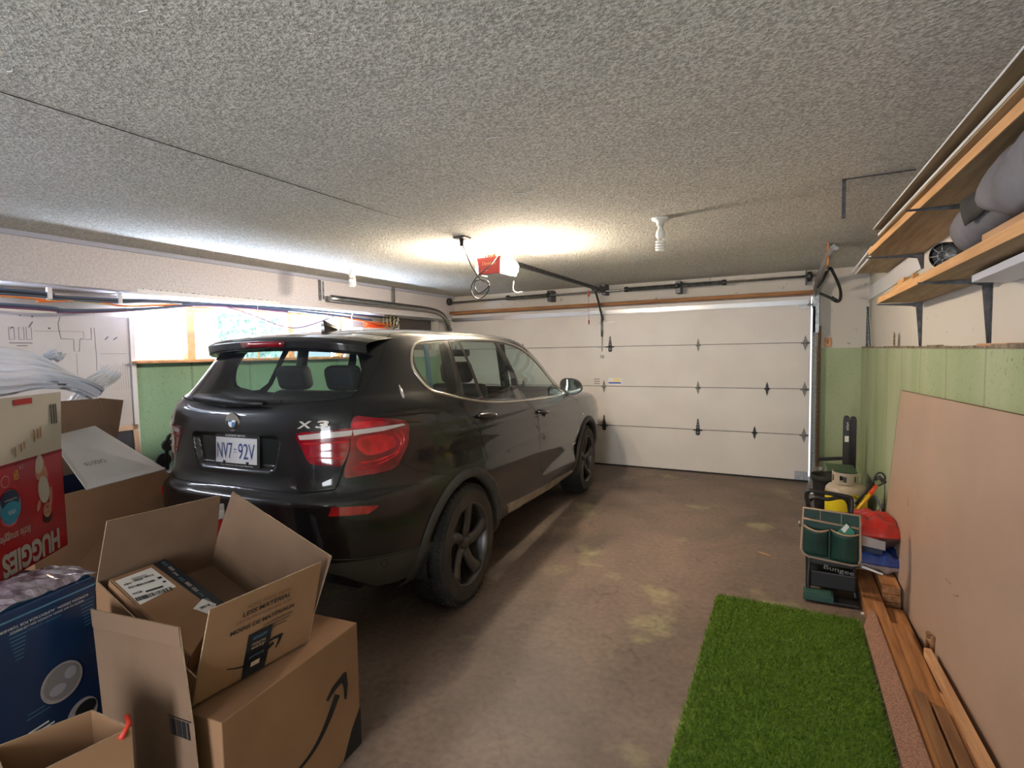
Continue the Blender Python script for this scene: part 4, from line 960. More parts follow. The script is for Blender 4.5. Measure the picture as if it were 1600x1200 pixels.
text('The Ultimate Driving Machine', pt(0, -.080, -.0035), .24, 'white', 'lettering', pfo, height=.009)
for dx in (-.085, .085): MB().box(pc+tilt @ V(dx, -.008, -.062), (.016, .006, .012), tilt).build('plate_screw', 'black', pl_, bevel=.002)
rc = PS(0, 13.25)
def disc(R_, o_, m_, nm, par, a0=0, a1=2*PI, hole=0):
    b = MB(); n = 36; O_ = rc+V(0, -o_, 0); vv = []
    tn = (PS(0, 13.5)-PS(0, 13.0)).normalized()
    for i in range(n+1):
        a = a0+(a1-a0)*i/n; vv.append(O_+V(1, 0, 0)*(R_*math.cos(a))+tn*(R_*math.sin(a)))
        vv.append(O_+V(1, 0, 0)*(hole*math.cos(a))+tn*(hole*math.sin(a)))
    b.add(vv, [(2*i, 2*i+2, 2*i+3, 2*i+1) for i in range(n)]); return b.build(nm, m_, par)
M['roundel_blue'] = mat('roundel_blue', (.03, .17, .42), .3, coat=1.); M['roundel_white'] = mat('roundel_white', (.8, .8, .82), .3, coat=1.)
bd = MB(); bd.tube([rc+V(0, .01, 0), rc+V(0, -.006, 0)], .047, 36); bdo = bd.build('roundel_badge', 'chrome', car)
disc(.043, .0068, 'gloss_black', 'badge_ring', bdo, hole=.027); disc(.0275, .0072, 'chrome', 'badge_ring', bdo, hole=.0255)
disc(.0255, .0075, 'roundel_blue', 'badge_quarter', bdo, PI/2, PI); disc(.0255, .0075, 'roundel_blue', 'badge_quarter', bdo, -PI/2, 0)
disc(.0255, .0075, 'roundel_white', 'badge_quarter', bdo, 0, PI/2); disc(.0255, .0075, 'roundel_white', 'badge_quarter', bdo, PI, PI*1.5)
tn = (PS(0, 13.5)-PS(0, 13.0)).normalized()
for ch, a in (('B', PI*.68), ('M', PI*.5), ('W', PI*.32)):
    text(ch, frame(rc+V(.035*math.cos(a), -.0068, 0)+tn*(.035*math.sin(a)), V(math.sin(a), 0, 0)+tn*(-math.cos(a)), V(math.cos(a), 0, 0)+tn*math.sin(a)), .012, 'roundel_white', 'lettering', bdo)
# X3 lettering
xm = (PS(.486, 13.2)+PS(.695, 13.25))/2; xd = (PS(.695, 13.25)-PS(.486, 13.2)).normalized(); upx = (PS(.59, 13.6)-PS(.59, 12.9)).normalized(); nx = NS(.59, 13.2)
for ch, o_, w_ in (('X', -.042, .075), ('3', .048, .070)): text(ch, frame(xm+xd*o_+nx*.010, xd, upx), w_, 'chrome', 'badge_lettering', car, height=.036, shear=.12, bold=.03)
# ---- antenna fin
b = MB()
def fin(u, v):
    y = -.21+.19*u; h = .072*math.sin(min(1, (1-u)*1.25)*PI/2)**1.2*(1 if u > 0 else 1); w_ = .030*math.sin(PI*min(1, max(.02, u*.9+.08)))**.5
    h = .070*(1-u)**.8 if u > .12 else .062+.008*u/.12
    a = v*PI; return V(w_*math.cos(a), y+.02*(h/.07)*-1*(1-math.sin(a)*1)*0, 1.716+h*math.sin(a)**.8)
b.grid(fin, 14, 13); b.add([fin(0, j/12) for j in range(13)], [tuple(range(13))]); b.build('antenna_fin', 'gloss_black', car)
# ---- mirrors
for sg in (1, -1):
    b = MB()
    def mir(u, v, sg=sg):
        a = 2*PI*u; e = .8
        rx = .112; rz = .082; t = v
        k = math.sqrt(max(0, 1-t*t*.96)) if t > 0 else 1
        cx = abs(math.cos(a))**e*math.copysign(1, math.cos(a)); sz = abs(math.sin(a))**e*math.copysign(1, math.sin(a))
        wob = 1+.12*sz*(-cx)
        return V(sg*(.955+rx*cx*k*wob), 2.10+.11*t, 1.215+rz*sz*k*(1+.15*-cx))
    b.grid(mir, 29, 9); mo = b.build('door_mirror', 'paint', car, weld=True)
    ring = [mir(i/28, 0) for i in range(28)]; cen = sum(ring, V(0, 0, 0))/28
    MB().add([cen+(p-cen)*.99+V(0, .004, 0) for p in ring], [tuple(range(28))]).build('mirror_case', 'black', mo)
    M.setdefault('mirror', mat('mirror_glass', (.85, .95, .92), .02, 1.))
    MB().add([cen+(p-cen)*.86+V(0, -.001, 0) for p in ring], [tuple(range(28))]).build('mirror_glass', 'mirror', mo)
    MB().tube([(sg*.86, 2.12, 1.12), (sg*.89, 2.12, 1.14), (sg*.93, 2.14, 1.17)], [.03, .028, .026], 10).build('mirror_arm', 'black', mo)
# ---- door handles
for (s0, v0), (s1, v1), dk in (((2.19, 11.75), (2.39, 11.1), 'rear_door'), ((2.96, 9.6), (3.14, 9.1), 'front_door')):
    for sg, dr in ((1, parts[dk][0]), (-1, parts[dk][1])):
        def q_(s, v, o): p = PS(s, v)+NS(s, v)*o; p.x *= sg; return p
        b = MB(); b.tube([q_(s0+(s1-s0)*t, v0+(v1-v0)*t, .004+.030*math.sin(PI*min(1, max(0, t)))**.5) for t in [i/10 for i in range(11)]], [.010+.007*math.sin(PI*i/10) for i in range(11)], 10); b.build('door_handle', 'paint', dr)
        b = MB(); c = [q_(s0+(s1-s0)*.45+.045*math.cos(a/10*PI), v0+(v1-v0)*.45+.75*math.sin(a/10*PI), .0015) for a in range(20)]; b.add(c, [tuple(range(20))]); b.build('handle_recess', 'seam', dr)
b = MB(); b.tube([PS(1.285, 16.6)+V(.004, 0, 0), PS(1.33, 15.8)+V(.006, 0, 0), PS(1.37, 15.0)+V(.005, 0, 0)], [.003, .009, .007], 6); b.build('body_scratch', 'lens_white', car)
# ---- cabin
cab = MB(); cab.lohi((-.78, -.55, .45), (.78, 2.3, .70)); cab.lohi((-.74, -.70, .70), (.74, -.15, .98)); cab.build('cabin_floor', 'seat', car, bevel=.03)
b = MB(); b.lohi((-.78, 1.85, .7), (.78, 2.35, 1.06)); b.tube([(-.78, 1.85, 1.03), (.78, 1.85, 1.03)], .07, 12); b.build('dashboard', 'black', car, bevel=.03)
b = MB(); n = 28; b.tube([(-.36+.18*math.cos(2*PI*i/n), 1.55+.07*math.sin(2*PI*i/n), 1.02+.17*math.sin(2*PI*i/n)) for i in range(n)], .014, 8, closed=True); b.tube([(-.54, 1.55, 1.02), (-.18, 1.55, 1.02)], .018, 6); b.tube([(-.36, 1.55, 1.02), (-.36, 1.85, .95)], .04, 8); b.build('steering_wheel', 'black', car)
def seat(x, y, w_, nm, hr=1):
    st_ = thing(nm, None, None, world=False); st_.parent = car
    MB().lohi((x-w_/2, y, .62), (x+w_/2, y+.52, .80)).build('seat_cushion', 'seat', st_, bevel=.05)
    Rb = Matrix.Rotation(math.radians(14), 3, 'X')
    MB().box((x, y-.05, 1.03), (w_, .13, .58), Rb).build('seat_back', 'seat', st_, bevel=.05)
    for i in range(hr):
        xx = x+(i-(hr-1)/2)*w_/max(hr, 1)
        MB().box((xx, y-.13, 1.405), (.27, .11, .17), Rb).build('headrest', 'seat', st_, bevel=.045, seg=3)
        b = MB()
        for dx in (-.05, .05): b.tube([(xx+dx, y-.10, 1.28), (xx+dx, y-.12, 1.36)], .007, 6)
        b.build('headrest_post', 'steel_dark', st_)
seat(-.37, 1.0, .5, 'front_seat'); seat(.37, 1.0, .5, 'front_seat'); seat(0, .1, 1.3, 'rear_bench', 3)
for sg in (1, -1):   # inner pillars
    for y0, y1 in ((.24, .28), (1.12, 1.22)):
        MB().tube([(sg*.70, y0, 1.18), (sg*.62, (y0+y1)/2, 1.62)], .04, 8).build('inner_pillar', 'seat', car)
MB().tube([(-.08, 1.63, 1.56), (.08, 1.63, 1.56)], .035, 10).build('rear_view_mirror', 'black', car)
M['sky_blue'] = mat('tag_blue', (.15, .4, .6), .4)
MB().box((.66, -.02, 1.47), (.004, .05, .30), Matrix.Rotation(.15, 3, 'X')).build('seat_belt', 'sky_blue', car)

# ================================================================== RIGHT WALL: shelves and what is on them
def shelf_bracket(y, zt, reach, drop, label):
    b = MB(); x = 5.44
    b.slab([(x-.004, y-.014, zt-drop), (x-.004, y+.014, zt-drop), (x-.004, y+.014, zt), (x-.004, y-.014, zt)], (1, 0, 0), .004)
    b.slab([(x-.004, y, zt-drop), (x-.012, y, zt-drop), (x-.034, y, zt-.03), (x-reach*.25, y, zt-.022), (x-reach, y, zt-.006), (x-reach, y, zt-.001), (x-.004, y, zt-.001)], (0, 1, 0), .004)
    b.lohi((x-reach, y-.012, zt-.0035), (x-.004, y+.012, zt-.0005))
    o = b.build('shelf_bracket', 'steel_dark')
    return tag(o, label, 'bracket', 'grey steel shelf brackets on the right wall')
shelf_bracket(-2.62, 1.842, .25, .29, 'grey steel bracket under the far end of the lower pine shelf')
shelf_bracket(-3.98, 1.842, .26, .28, 'grey steel bracket under lower pine shelf beside the small white shelf')
shelf_bracket(-2.62, 2.160, .31, .10, 'grey steel bracket under the far end of the upper pine shelf')
shelf_bracket(-4.03, 2.160, .32, .10, 'grey steel bracket under the upper pine shelf above the grey fabric roll')
b = MB().slab([(5.19, -2.70, 1.842), (5.21, -6.1, 1.842), (5.438, -6.1, 1.842), (5.438, -2.62, 1.842)], (0, 0, 1), .038, 0)
ls = tag(b.build('wall_shelf', 'shelf', bevel=.002), 'lower pine plank shelf on the right wall', 'shelf')
MB().slab([(5.1885, -2.701, 1.8425), (5.2085, -6.1, 1.8425), (5.2085, -6.1, 1.8795), (5.1885, -2.701, 1.8795)], (-1, 0, 0), .0012).build('front_edge', 'shelf_edge', ls)
b = MB().slab([(5.13, -2.70, 2.160), (5.235, -6.1, 2.160), (5.438, -6.1, 2.160), (5.438, -2.60, 2.160)], (0, 0, 1), .038, 0)
us = tag(b.build('wall_shelf', 'shelf', bevel=.002), 'upper pine plank shelf below the ceiling on right wall', 'shelf')
MB().slab([(5.1285, -2.701, 2.1605), (5.2335, -6.1, 2.1605), (5.2335, -6.1, 2.1975), (5.1285, -2.701, 2.1975)], (-1, -.03, 0), .0012).build('front_edge', 'shelf_edge', us)
b = MB().slab([(5.125, -3.17, 2.20), (5.20, -6.1, 2.20), (5.43, -6.1, 2.20), (5.43, -3.1, 2.20)], (0, 0, 1), .018)
bA = tag(b.build('board', 'shelf'), 'white-edged board lying on the upper pine shelf', 'board')
MB().slab([(5.1235, -3.171, 2.207), (5.1985, -6.1, 2.207), (5.1985, -6.1, 2.2185), (5.1235, -3.171, 2.2185)], (-1, 0, 0), .0012).build('white_edge', 'trim_white', bA)
b = MB().slab([(5.100, -3.17, 2.243), (5.165, -6.1, 2.243), (5.41, -6.1, 2.243), (5.41, -3.1, 2.243)], (0, 0, 1), .007)
bC = tag(b.build('board', 'shelf'), 'thin tan sheet with a white edge on top of the white-edged board', 'board')
MB().slab([(5.0985, -3.171, 2.2435), (5.1635, -6.1, 2.2435), (5.1635, -6.1, 2.2515), (5.0985, -3.171, 2.2515)], (-1, 0, 0), .0012).build('white_edge', 'trim_white', bC)
b = MB().slab([(5.19, -1.32, 2.205), (5.185, -2.66, 2.205), (5.43, -2.66, 2.205), (5.43, -1.25, 2.205)], (0, 0, 1), .016)
bB = tag(b.build('board', 'shelf'), 'tan underside board with white rails past the far end of the upper shelf', 'board')
for dx, dz in ((0, 0), (-.028, .012)): MB().slab([(5.190+dx, -1.32, 2.200+dz), (5.183+dx, -2.66, 2.200+dz), (5.183+dx, -2.66, 2.216+dz), (5.190+dx, -1.32, 2.216+dz)], (-1, 0, 0), .010).build('white_rail', 'trim_white', bB, bevel=.003)
tag(MB().lohi((5.425, -2.6, 2.06), (5.439, -.07, 2.20)).build('white_board', 'trim_white', bevel=.002), 'long white board fixed flat to wall beyond the shelves', 'board')
b = MB().slab([(5.30, -4.28, 1.800), (5.235, -6.1, 1.800), (5.438, -6.1, 1.800), (5.438, -4.2, 1.800)], (0, 0, 1), .028)
tag(b.build('wall_shelf', mat('white_melamine', (.60, .63, .74), .5), bevel=.002), 'small white melamine shelf just below the pine shelves', 'shelf')
tag(MB().slab([(5.41, -4.15, 1.88), (5.41, -5.9, 1.88), (5.41, -5.9, 1.95), (5.41, -4.15, 1.95)], (1, 0, 0), .02).build('dark_board', mat('dark_board_grey', (.10, .095, .085), .7)), 'dark grey board standing at the back of the lower shelf', 'board')
# wood offcuts
for c, d, r, l in (((5.335, -2.90, 1.912), (.15, .34, .06), .1, 'lower pine offcut on far end of the lower shelf'), ((5.34, -2.80, 1.962), (.10, .22, .038), .05, 'pine offcut lying on top of the lower offcut'), ((5.33, -3.28, 1.905), (.16, .30, .045), -.05, 'flat pine offcut beside the metal lamp on the lower shelf'), ((5.38, -2.72, 2.0), (.03, .06, .04), .2, 'tiny dark-edged block at the far end of the lower shelf')):
    tag(MB().box((0, 0, 0), d).build('wood_offcut', 'shelf_edge', bevel=.002), l, 'offcut').location = c
# lamp can
lp_ = thing('clamp_lamp', 'round dark metal lamp lying on the lower pine shelf', 'lamp', (5.28, -4.05, 1.93))
T_ = Matrix.Translation((5.262, -4.12, 1.936)) @ Vector((.62, .75, .10)).to_track_quat('Z', 'Y').to_matrix().to_4x4()
MB().lathe([(.050, -.05), (.053, -.045), (.052, .02), (.040, .06), (.026, .075), (.024, .13), (0, .13)], 28, T_, caps=False).build('shade', 'steel_dark', lp_, solid=.002)
MB().lathe([(.044, -.04), (.046, .0), (.02, .03), (0, .03)], 28, T_, caps=False).build('reflector', 'zinc', lp_)
b = MB()
for i in range(8):
    a = i*PI/4; b.tube([T_ @ Vector((.008*math.cos(a), .008*math.sin(a), -.05)), T_ @ Vector((.05*math.cos(a), .05*math.sin(a), -.048))], .002, 5)
b.tube([T_ @ Vector((.018*math.cos(a/10*PI), .018*math.sin(a/10*PI), -.05)) for a in range(20)], .002, 5, closed=True); b.build('guard', 'steel', lp_)
# grey fabric roll
fr_ = thing('fabric_roll', 'grey fabric roll stuffed on the lower pine shelf', 'rolled fabric', (5.29, -4.8, 1.95))
def roll_(u, v):
    a = 2*PI*v; y = -4.36-1.2*u; r = .084+.002*math.sin(3*a+u*5)
    if u < .03: r *= .93
    return V(5.285+r*math.cos(a)*1.05, y+.035*math.cos(a), 1.985+.05*u+r*math.sin(a))
b = MB(); b.grid(roll_, 40, 33); b.add([roll_(0, v/32) for v in range(33)], [tuple(range(33))]); b.build('outer_cloth', 'grey_fabric', fr_)
def fold(u, v):
    a = -1.2+3.0*v; y = -4.66-.04*math.sin(v*9)-.9*u; r = .098+.010*math.sin(5*u*PI+v*3)
    return V(5.27+r*math.cos(a+PI*.55)*.9, y+.06*math.sin(v*PI), 1.99+.04*u+r*math.sin(a+PI*.55)*.95)
b = MB(); b.grid(fold, 26, 16); b.build('charcoal_fold', 'charcoal_fabric', fr_, solid=.006)
def fold2(u, v):
    a = .4+2.0*v; y = -4.95-.05*math.sin(v*8)-.7*u; r = .122+.008*math.sin(6*u*PI+v*5)
    return V(5.27+r*math.cos(a+PI*.55)*.9, y, 2.0+.04*u+r*math.sin(a+PI*.55)*.9)
b = MB(); b.grid(fold2, 22, 12); b.build('outer_flap', 'grey_fabric', fr_, solid=.006)
tag(MB().slab([(5.205, -4.78, 1.881), (5.215, -5.6, 1.881), (5.34, -5.6, 1.881), (5.30, -4.72, 1.881)], (0, 0, 1), .022).build('wood_offcut', 'lumber_pale', bevel=.002), 'pale flat offcut under the grey fabric roll', 'offcut')
# ledge items
def angle(y0, y1, z0, z1, x, w, label):
    b = MB(); n = 12
    d = Vector((0, y1-y0, z1-z0)); L = d.length; d.normalize()
    b.slab([(x, y0-w/2, z0), (x, y0+w/2, z0), (x, y1+w/2, z1), (x, y1-w/2, z1)], (1, 0, 0), .003)
    b.slab([(x, y0+w/2, z0), (x+.015, y0+w/2, z0), (x+.015, y1+w/2, z1), (x, y1+w/2, z1)], (0, 1, 0), .003)
    for i in range(n):
        p = Vector((x-.0015, y0, z0))+d*(L*(i+.5)/n); b.box(p, (.002, w*.3, .014), mi=1)
    return tag(b.build('slotted_angle', [mat('angle_green', (.10, .19, .15), .5, .5), 'trim_white']), label, 'metal strip')
angle(-.42, -.10, 1.553, 1.99, 5.40, .05, 'perforated green-grey steel strip leaning on the concrete ledge in the corner')
tag(MB().lohi((5.405, -.09, 1.553), (5.425, -.06, 1.985)).build('steel_strip', 'steel_dark'), 'plain dark steel strip standing on the ledge in the corner', 'metal strip')
b = MB(); b.slab([(5.405, -1.86, 1.553), (5.405, -1.79, 1.553), (5.405, -1.79, 1.64), (5.405, -1.81, 1.67), (5.405, -1.85, 1.65)], (1, 0, 0), .004)
for z_ in (1.575, 1.60, 1.63): b.box((5.403, -1.825, z_), (.003, .022, .010), mi=1)
tag(b.build('mending_plate', [mat('rusty_plate', (.30, .20, .12), .5, .6), 'black']), 'small rusty mending plate standing on the concrete ledge', 'metal plate')
tag(MB().box((5.405, -4.22, 1.556), (.05, .36, .010)).build('wood_sliver', 'lumber_pale'), 'thin pale wood sliver lying on the concrete ledge', 'offcut')

# ================================================================== leaning sheet
sh = MB(); nu, nv = 12, 8
def sheet(u, v, o=0):
    y = -2.56-2.75*u; zt = 1.255+.032*(y+2.57)/-1.0; zb = .012
    xb = 5.262+.048*(-2.56-y)/2.05*1.9 if y > -4.6 else 5.352; xb = min(xb, 5.352); xt = 5.358
    z = zb+(zt-zb)*v; return V(xb+(xt-xb)*v-o+.004*math.sin(PI*v)*math.sin(PI*u), y+.0*(1-v), z)
g1 = MB(); g1.grid(lambda u, v: sheet(u, v, .013), nu, nv)
g1.grid(lambda u, v: sheet(u, v, .0), nu, nv)
shr = tag(g1.build('wall_sheet', 'sheet'), 'large pale tan hardboard sheet leaning against the green wall', 'board')
b = MB(); b.grid(lambda u, v: sheet(u, 1, .0145*v-.0005)+V(0, 0, .0008), nu, 2, smooth=False); b.grid(lambda u, v: sheet(0, u, .0145*v-.0005)+V(0, .0008, 0), nv, 2, smooth=False); b.build('brown_edge', 'sheet_edge', shr)
b = MB()
for (u0, v0, u1, v1, w_) in ((.24, .60, .42, .44, .003), (.50, .36, .53, .365, .004), (.545, .34, .57, .36, .003), (.20, .50, .205, .46, .003)):
    for k in range(14):
        t = k/14
        if random.random() < .6:
            p = sheet(u0+(u1-u0)*t, v0+(v1-v0)*t, .0142); b.box(p, (.0004, .010, w_*1.2))
b.build('pencil_marks', mat('pencil', (.22, .17, .14), .8), shr)

# ================================================================== lumber on the floor
def plank(name, a, b_, w_, z0, z1, m, label, cut=0.):
    a = Vector((a[0], a[1], 0)); b_ = Vector((b_[0], b_[1], 0)); d = (b_-a).normalized(); s_ = Vector((-d.y, d.x, 0))*w_/2
    P = [a+s_+d*cut, a-s_, b_-s_, b_+s_]
    return tag(MB().slab([V(p.x, p.y, z0) for p in P], (0, 0, 1), z1-z0).build(name, m, bevel=.002), label, 'plank')
plank('plank', (5.118, -2.55), (5.135, -5.5), .100, .0, .040, 'lumber_dark', 'bottom brown plank on floor along the turf')
plank('plank', (5.116, -2.60), (5.133, -5.5), .098, .041, .080, 'lumber', 'orange-brown plank on top of the bottom plank')
plank('plank', (5.222, -3.32), (5.245, -5.5), .098, .0, .040, 'lumber', 'wide orange plank nearest the leaning sheet, lower end by stacked offcuts')
plank('plank', (5.205, -3.60), (5.235, -5.5), .085, .041, .078, 'lumber', 'second orange plank lying on the wide plank')
plank('plank', (5.170, -4.28), (5.185, -5.5), .040, .0805, .105, 'lumber_dark', 'narrow round-ended dark stake at the bottom of the picture', .02)
plank('plank', (5.225, -4.36), (5.24, -5.5), .045, .0785, .104, 'lumber_dark', 'second round-ended dark stake nearer the leaning sheet', .02)
for i, (z0, z1, m) in enumerate(((.0, .044, 'lumber_dark'), (.0445, .088, 'lumber'), (.0885, .132, 'lumber'))):
    plank('plank', (5.222, -3.26+.012*i), (5.222, -2.35), .092, z0, z1, m, ['bottom', 'middle', 'top'][i]+' short offcut of the stack under the soil bags')
plank('plank', (5.272, -3.90), (5.322, -5.5), .030, .0, .115, 'lumber_pale', 'pale thin board on edge against the leaning sheet', .0)
plank('plank', (5.268, -4.22), (5.288, -5.5), .028, .0, .085, 'lumber_pale', 'short pale splintered board beside the thin board', .05)
b = MB(); P = [(5.036, -3.73), (5.090, -3.50), (5.106, -3.56), (5.142, -5.5), (5.042, -5.5)]
tag(b.slab([V(x, y, .081) for x, y in P], (0, 0, 1), .012).build('chipboard_strip', 'osb'), 'pinkish chipboard strip lying along edge of the turf', 'board')
b = MB(); b.tube([(5.292, -3.80, .03), (5.296, -3.80, .13), (5.29, -3.81, .15)], .012, 8); b.tube([(5.303, -3.84, .06), (5.304, -3.84, .15)], .011, 8); b.tube([(5.29, -3.80, .12), (5.305, -3.84, .10)], .008, 6)
tag(b.build('spring_clip', 'lumber_dark'), 'small brown metal spring clip between sheet and boards', 'clip')

# ================================================================== turf
M['turf'] = mat('turf_green', (.18, .30, .02), .6, col2=(.075, .15, .008), scale=60, detail=2)
def turf():
    rnd = random.Random(5); x0, x1, y0, y1 = 4.284, 5.040, -5.6, -3.50
    base = MB().lohi((x0, y0, .0), (x1, y1, .010)); vs = []; fs = []
    n = 42000
    for i in range(n):
        x = rnd.uniform(x0, x1); y = rnd.uniform(-5.25 if rnd.random() < .93 else y0, y1); a = rnd.uniform(0, 2*PI); h = rnd.uniform(.018, .030); w_ = .0016
        lx = rnd.gauss(.006, .013); ly = rnd.gauss(-.006, .013); o = len(vs)
        cx, cy = math.cos(a)*w_, math.sin(a)*w_
        vs += [(x-cx, y-cy, .009), (x+cx, y+cy, .009), (x+lx, y+ly, .009+h)]; fs.append((o, o+1, o+2))
    me = bpy.data.meshes.new('artificial_turf'); me.from_pydata(vs+base.v, [], fs+[tuple(i+len(vs) for i in f) for f in base.f]); me.materials.append(M['turf'])
    o = bpy.data.objects.new('artificial_turf', me); COL.objects.link(o); return o
tag(turf(), 'bright green artificial turf mat lying on the floor', 'turf mat', kind='stuff')

# ================================================================== garden kneeler with tool pouch
M['dgreen'] = mat('dark_green_fabric', (.008, .040, .030), .55, var=.3, scale=9, bump=.1, bscale=60)
M['beige_trim'] = mat('beige_binding', (.42, .29, .19), .7)
M['green_foam'] = mat('green_foam', (.02, .075, .06), .6)
kn = thing('garden_kneeler', 'folding garden kneeler with green tool pouch beside the lumber', 'garden kneeler', (4.92, -3.1, 0))
T = .013
def loopt(pts, r=T, m='black', nm='frame_tube', k=6): return MB().tube(catm(pts, k), r, 10).build(nm, m, kn)
loopt([(4.800, -3.26, .0), (4.790, -3.25, .10), (4.800, -3.22, .30), (4.795, -3.22, .52), (4.775, -3.24, .63), (4.790, -3.25, .668), (4.83, -3.25, .668), (4.99, -3.22, .645), (5.015, -3.22, .62), (5.01, -3.24, .52)])
loopt([(5.035, -3.20, .30), (5.04, -3.20, .10), (5.045, -3.22, .02)])
loopt([(4.80, -2.90, .02), (4.795, -2.90, .30), (4.80, -2.92, .52), (4.9, -2.95, .55), (5.03, -2.92, .52), (5.04, -2.88, .03)])
MB().lohi((4.795, -3.24, .20), (5.045, -2.9, .235)).build('seat_board', 'black', kn, bevel=.01)
b = MB(); b.lohi((4.765, -3.345, .012), (4.925, -3.235, .050)); b.lohi((4.775, -3.335, .050), (4.915, -3.245, .056)); b.build('kneeling_pad', 'green_foam', kn, bevel=.012)
MB().lohi((4.925, -3.335, .004), (5.055, -3.22, .020)).build('foot_plate', 'black', kn, bevel=.004)
b = MB(); b.lohi((4.80, -3.23, .056), (5.05, -2.88, .16)); b.build('folded_board', 'black', kn, bevel=.01)
text('Bungee', frame((4.955, -3.242, .185), (1, 0, -.12), (0, 0, 1)), .16, 'steel', 'lettering', kn, height=.036)
# pouch
def pz(x, z): return z-.075*(x-4.75)
pch = [(4.750, .30), (4.760, .565), (5.055, .573), (5.062, .30), (5.045, .27), (5.02, .262), (4.79, .262), (4.765, .275)]
pch = [V(x, -3.275, pz(x, z)) for x, z in pch]
pb = MB().slab(pch, (0, 1, 0), .012).build('tool_pouch', 'dgreen', kn, bevel=.004)
MB().tube([p+V(0, .004, 0) for p in pch], .0075, 8, closed=True).build('binding', 'beige_trim', pb)
for x0, x1, z0, z1 in ((4.765, 4.895, .285, .455), (4.905, 5.050, .275, .462)):
    def pk(u, v, x0=x0, x1=x1, z0=z0, z1=z1):
        x = x0+(x1-x0)*u; z = z0+(z1-z0)*v; bl = .045*math.sin(PI*u)**.7*(.45+.55*v)
        return V(x+.0, -3.277-bl-.001, pz(x, z)-.010*math.sin(PI*u)*v)
    b = MB(); b.grid(pk, 16, 8); pk_ = b.build('pocket', 'dgreen', pb, solid=.002)
    MB().tube([pk(i/15, 1) for i in range(16)], .006, 6).build('binding', 'beige_trim', pk_)
MB().tube([V(4.757, -3.279, pz(4.757, .50)), V(5.058, -3.279, pz(5.058, .495))], .007, 6).build('binding', 'beige_trim', pb)
for x in (4.85, 4.96): MB().lohi((x-.0015, -3.2785, pz(x, .50)), (x+.0015, -3.276, pz(x, .565))).build('stitching', 'beige_trim', pb)
MB().tube([(4.74, -3.27, .475), (4.735, -3.27, .455), (4.745, -3.27, .445)], .006, 6).build('metal_clip', 'zinc', pb)
gl = MB(); gl.slab([V(4.925, -3.305, .425), V(4.985, -3.30, .505), V(5.03, -3.30, .455), V(5.01, -3.305, .41)], (0, 1, 0), .014)
g_ = tag(gl.build('seed_packet', mat('packet_green', (.02, .22, .13), .45), bevel=.003), 'green and white packet sticking out of the right pouch pocket', 'packet')
MB().slab([V(4.957, -3.307, .465), V(4.985, -3.302, .502), V(5.00, -3.302, .485), V(4.975, -3.307, .445)], (0, -1, 0), .001).build('white_print', 'white_print', g_)

# ================================================================== propane tank, pot, bin, tall blades
M['tank'] = mat('tank_paint', (.50, .42, .34), .4, var=.1, scale=6, coat=.2)
M['tank_yellow'] = mat('tank_label_yellow', (.78, .62, .02), .4)
tk = thing('propane_tank', 'beige propane tank with yellow label behind the kneeler', 'gas bottle', (5.10, -1.86, .0))
TT = Matrix.Translation((5.10, -1.86, 0))
MB().lathe([(.10, .0), (.10, .03), (.12, .035), (.146, .075), (.150, .11), (.150, .370), (.146, .390), (.128, .412), (.09, .430), (.04, .438), (0, .440)], 44, TT, caps=False).build('body', 'tank', tk)
b = MB(); n = 30
for i in range(n):
    a0 = PI*1.0+i*PI/n*1.05-.03; a1 = PI*1.0+(i+1)*PI/n*1.05-.03
    b.add([V(5.10+.1512*math.cos(a0), -1.86+.1512*math.sin(a0), .13), V(5.10+.1512*math.cos(a1), -1.86+.1512*math.sin(a1), .13), V(5.10+.1512*math.cos(a1), -1.86+.1512*math.sin(a1), .368), V(5.10+.1512*math.cos(a0), -1.86+.1512*math.sin(a0), .368)], [(0, 1, 2, 3)], 0, True)
lab = b.build('label', 'tank_yellow', tk)
def on_tank(a, z, o=.1518): return V(5.10+o*math.cos(a), -1.86+o*math.sin(a), z)
b = MB(); b.add([on_tank(PI*1.05, .325), on_tank(PI*1.12, .362), on_tank(PI*1.20, .325), on_tank(PI*1.12, .288)], [(0, 1, 2, 3)]); b.build('red_diamond', 'red_print', lab)
b = MB(); b.add([on_tank(PI*1.58+.25*math.cos(i*PI/12), .312+.048*math.sin(i*PI/12)) for i in range(24)], [tuple(range(24))]); b.build('badge_disc', 'navy', lab)
b = MB(); b.add([on_tank(PI*1.58+.19*math.cos(i*PI/12)-.02, .312+.028*math.sin(i*PI/12), .1525) for i in range(24)], [tuple(range(24))]); b.build('badge_disc', 'white_print', lab)
text('GAS', frame(on_tank(PI*1.58, .312, .1532), V(-math.sin(PI*1.58), math.cos(PI*1.58), 0), (0, 0, 1)), .045, 'navy', 'lettering', lab, height=.022)
b = MB()   # collar with openings
for a0, a1, z0, z1 in ((-1.0, 2.3, .506, .528), (-1.0, 2.3, .434, .452), (-1.0, -.75, .446, .516), (-.1, .45, .446, .516), (.95, 1.5, .446, .516), (2.0, 2.3, .446, .516)):
    off = PI*1.18; k = max(2, int((a1-a0)/.12))
    for i in range(k):
        p, q = off+a0+(a1-a0)*i/k, off+a0+(a1-a0)*(i+1)/k
        vv = [V(5.10+r*math.cos(t), -1.86+r*math.sin(t), z) for r in (.098, .102) for t in (p, q) for z in (z0, z1)]
        b.add(vv, [(0, 1, 3, 2), (4, 6, 7, 5), (0, 4, 5, 1), (2, 3, 7, 6), (1, 5, 7, 3), (0, 2, 6, 4)])
b.build('collar', 'tank', tk)
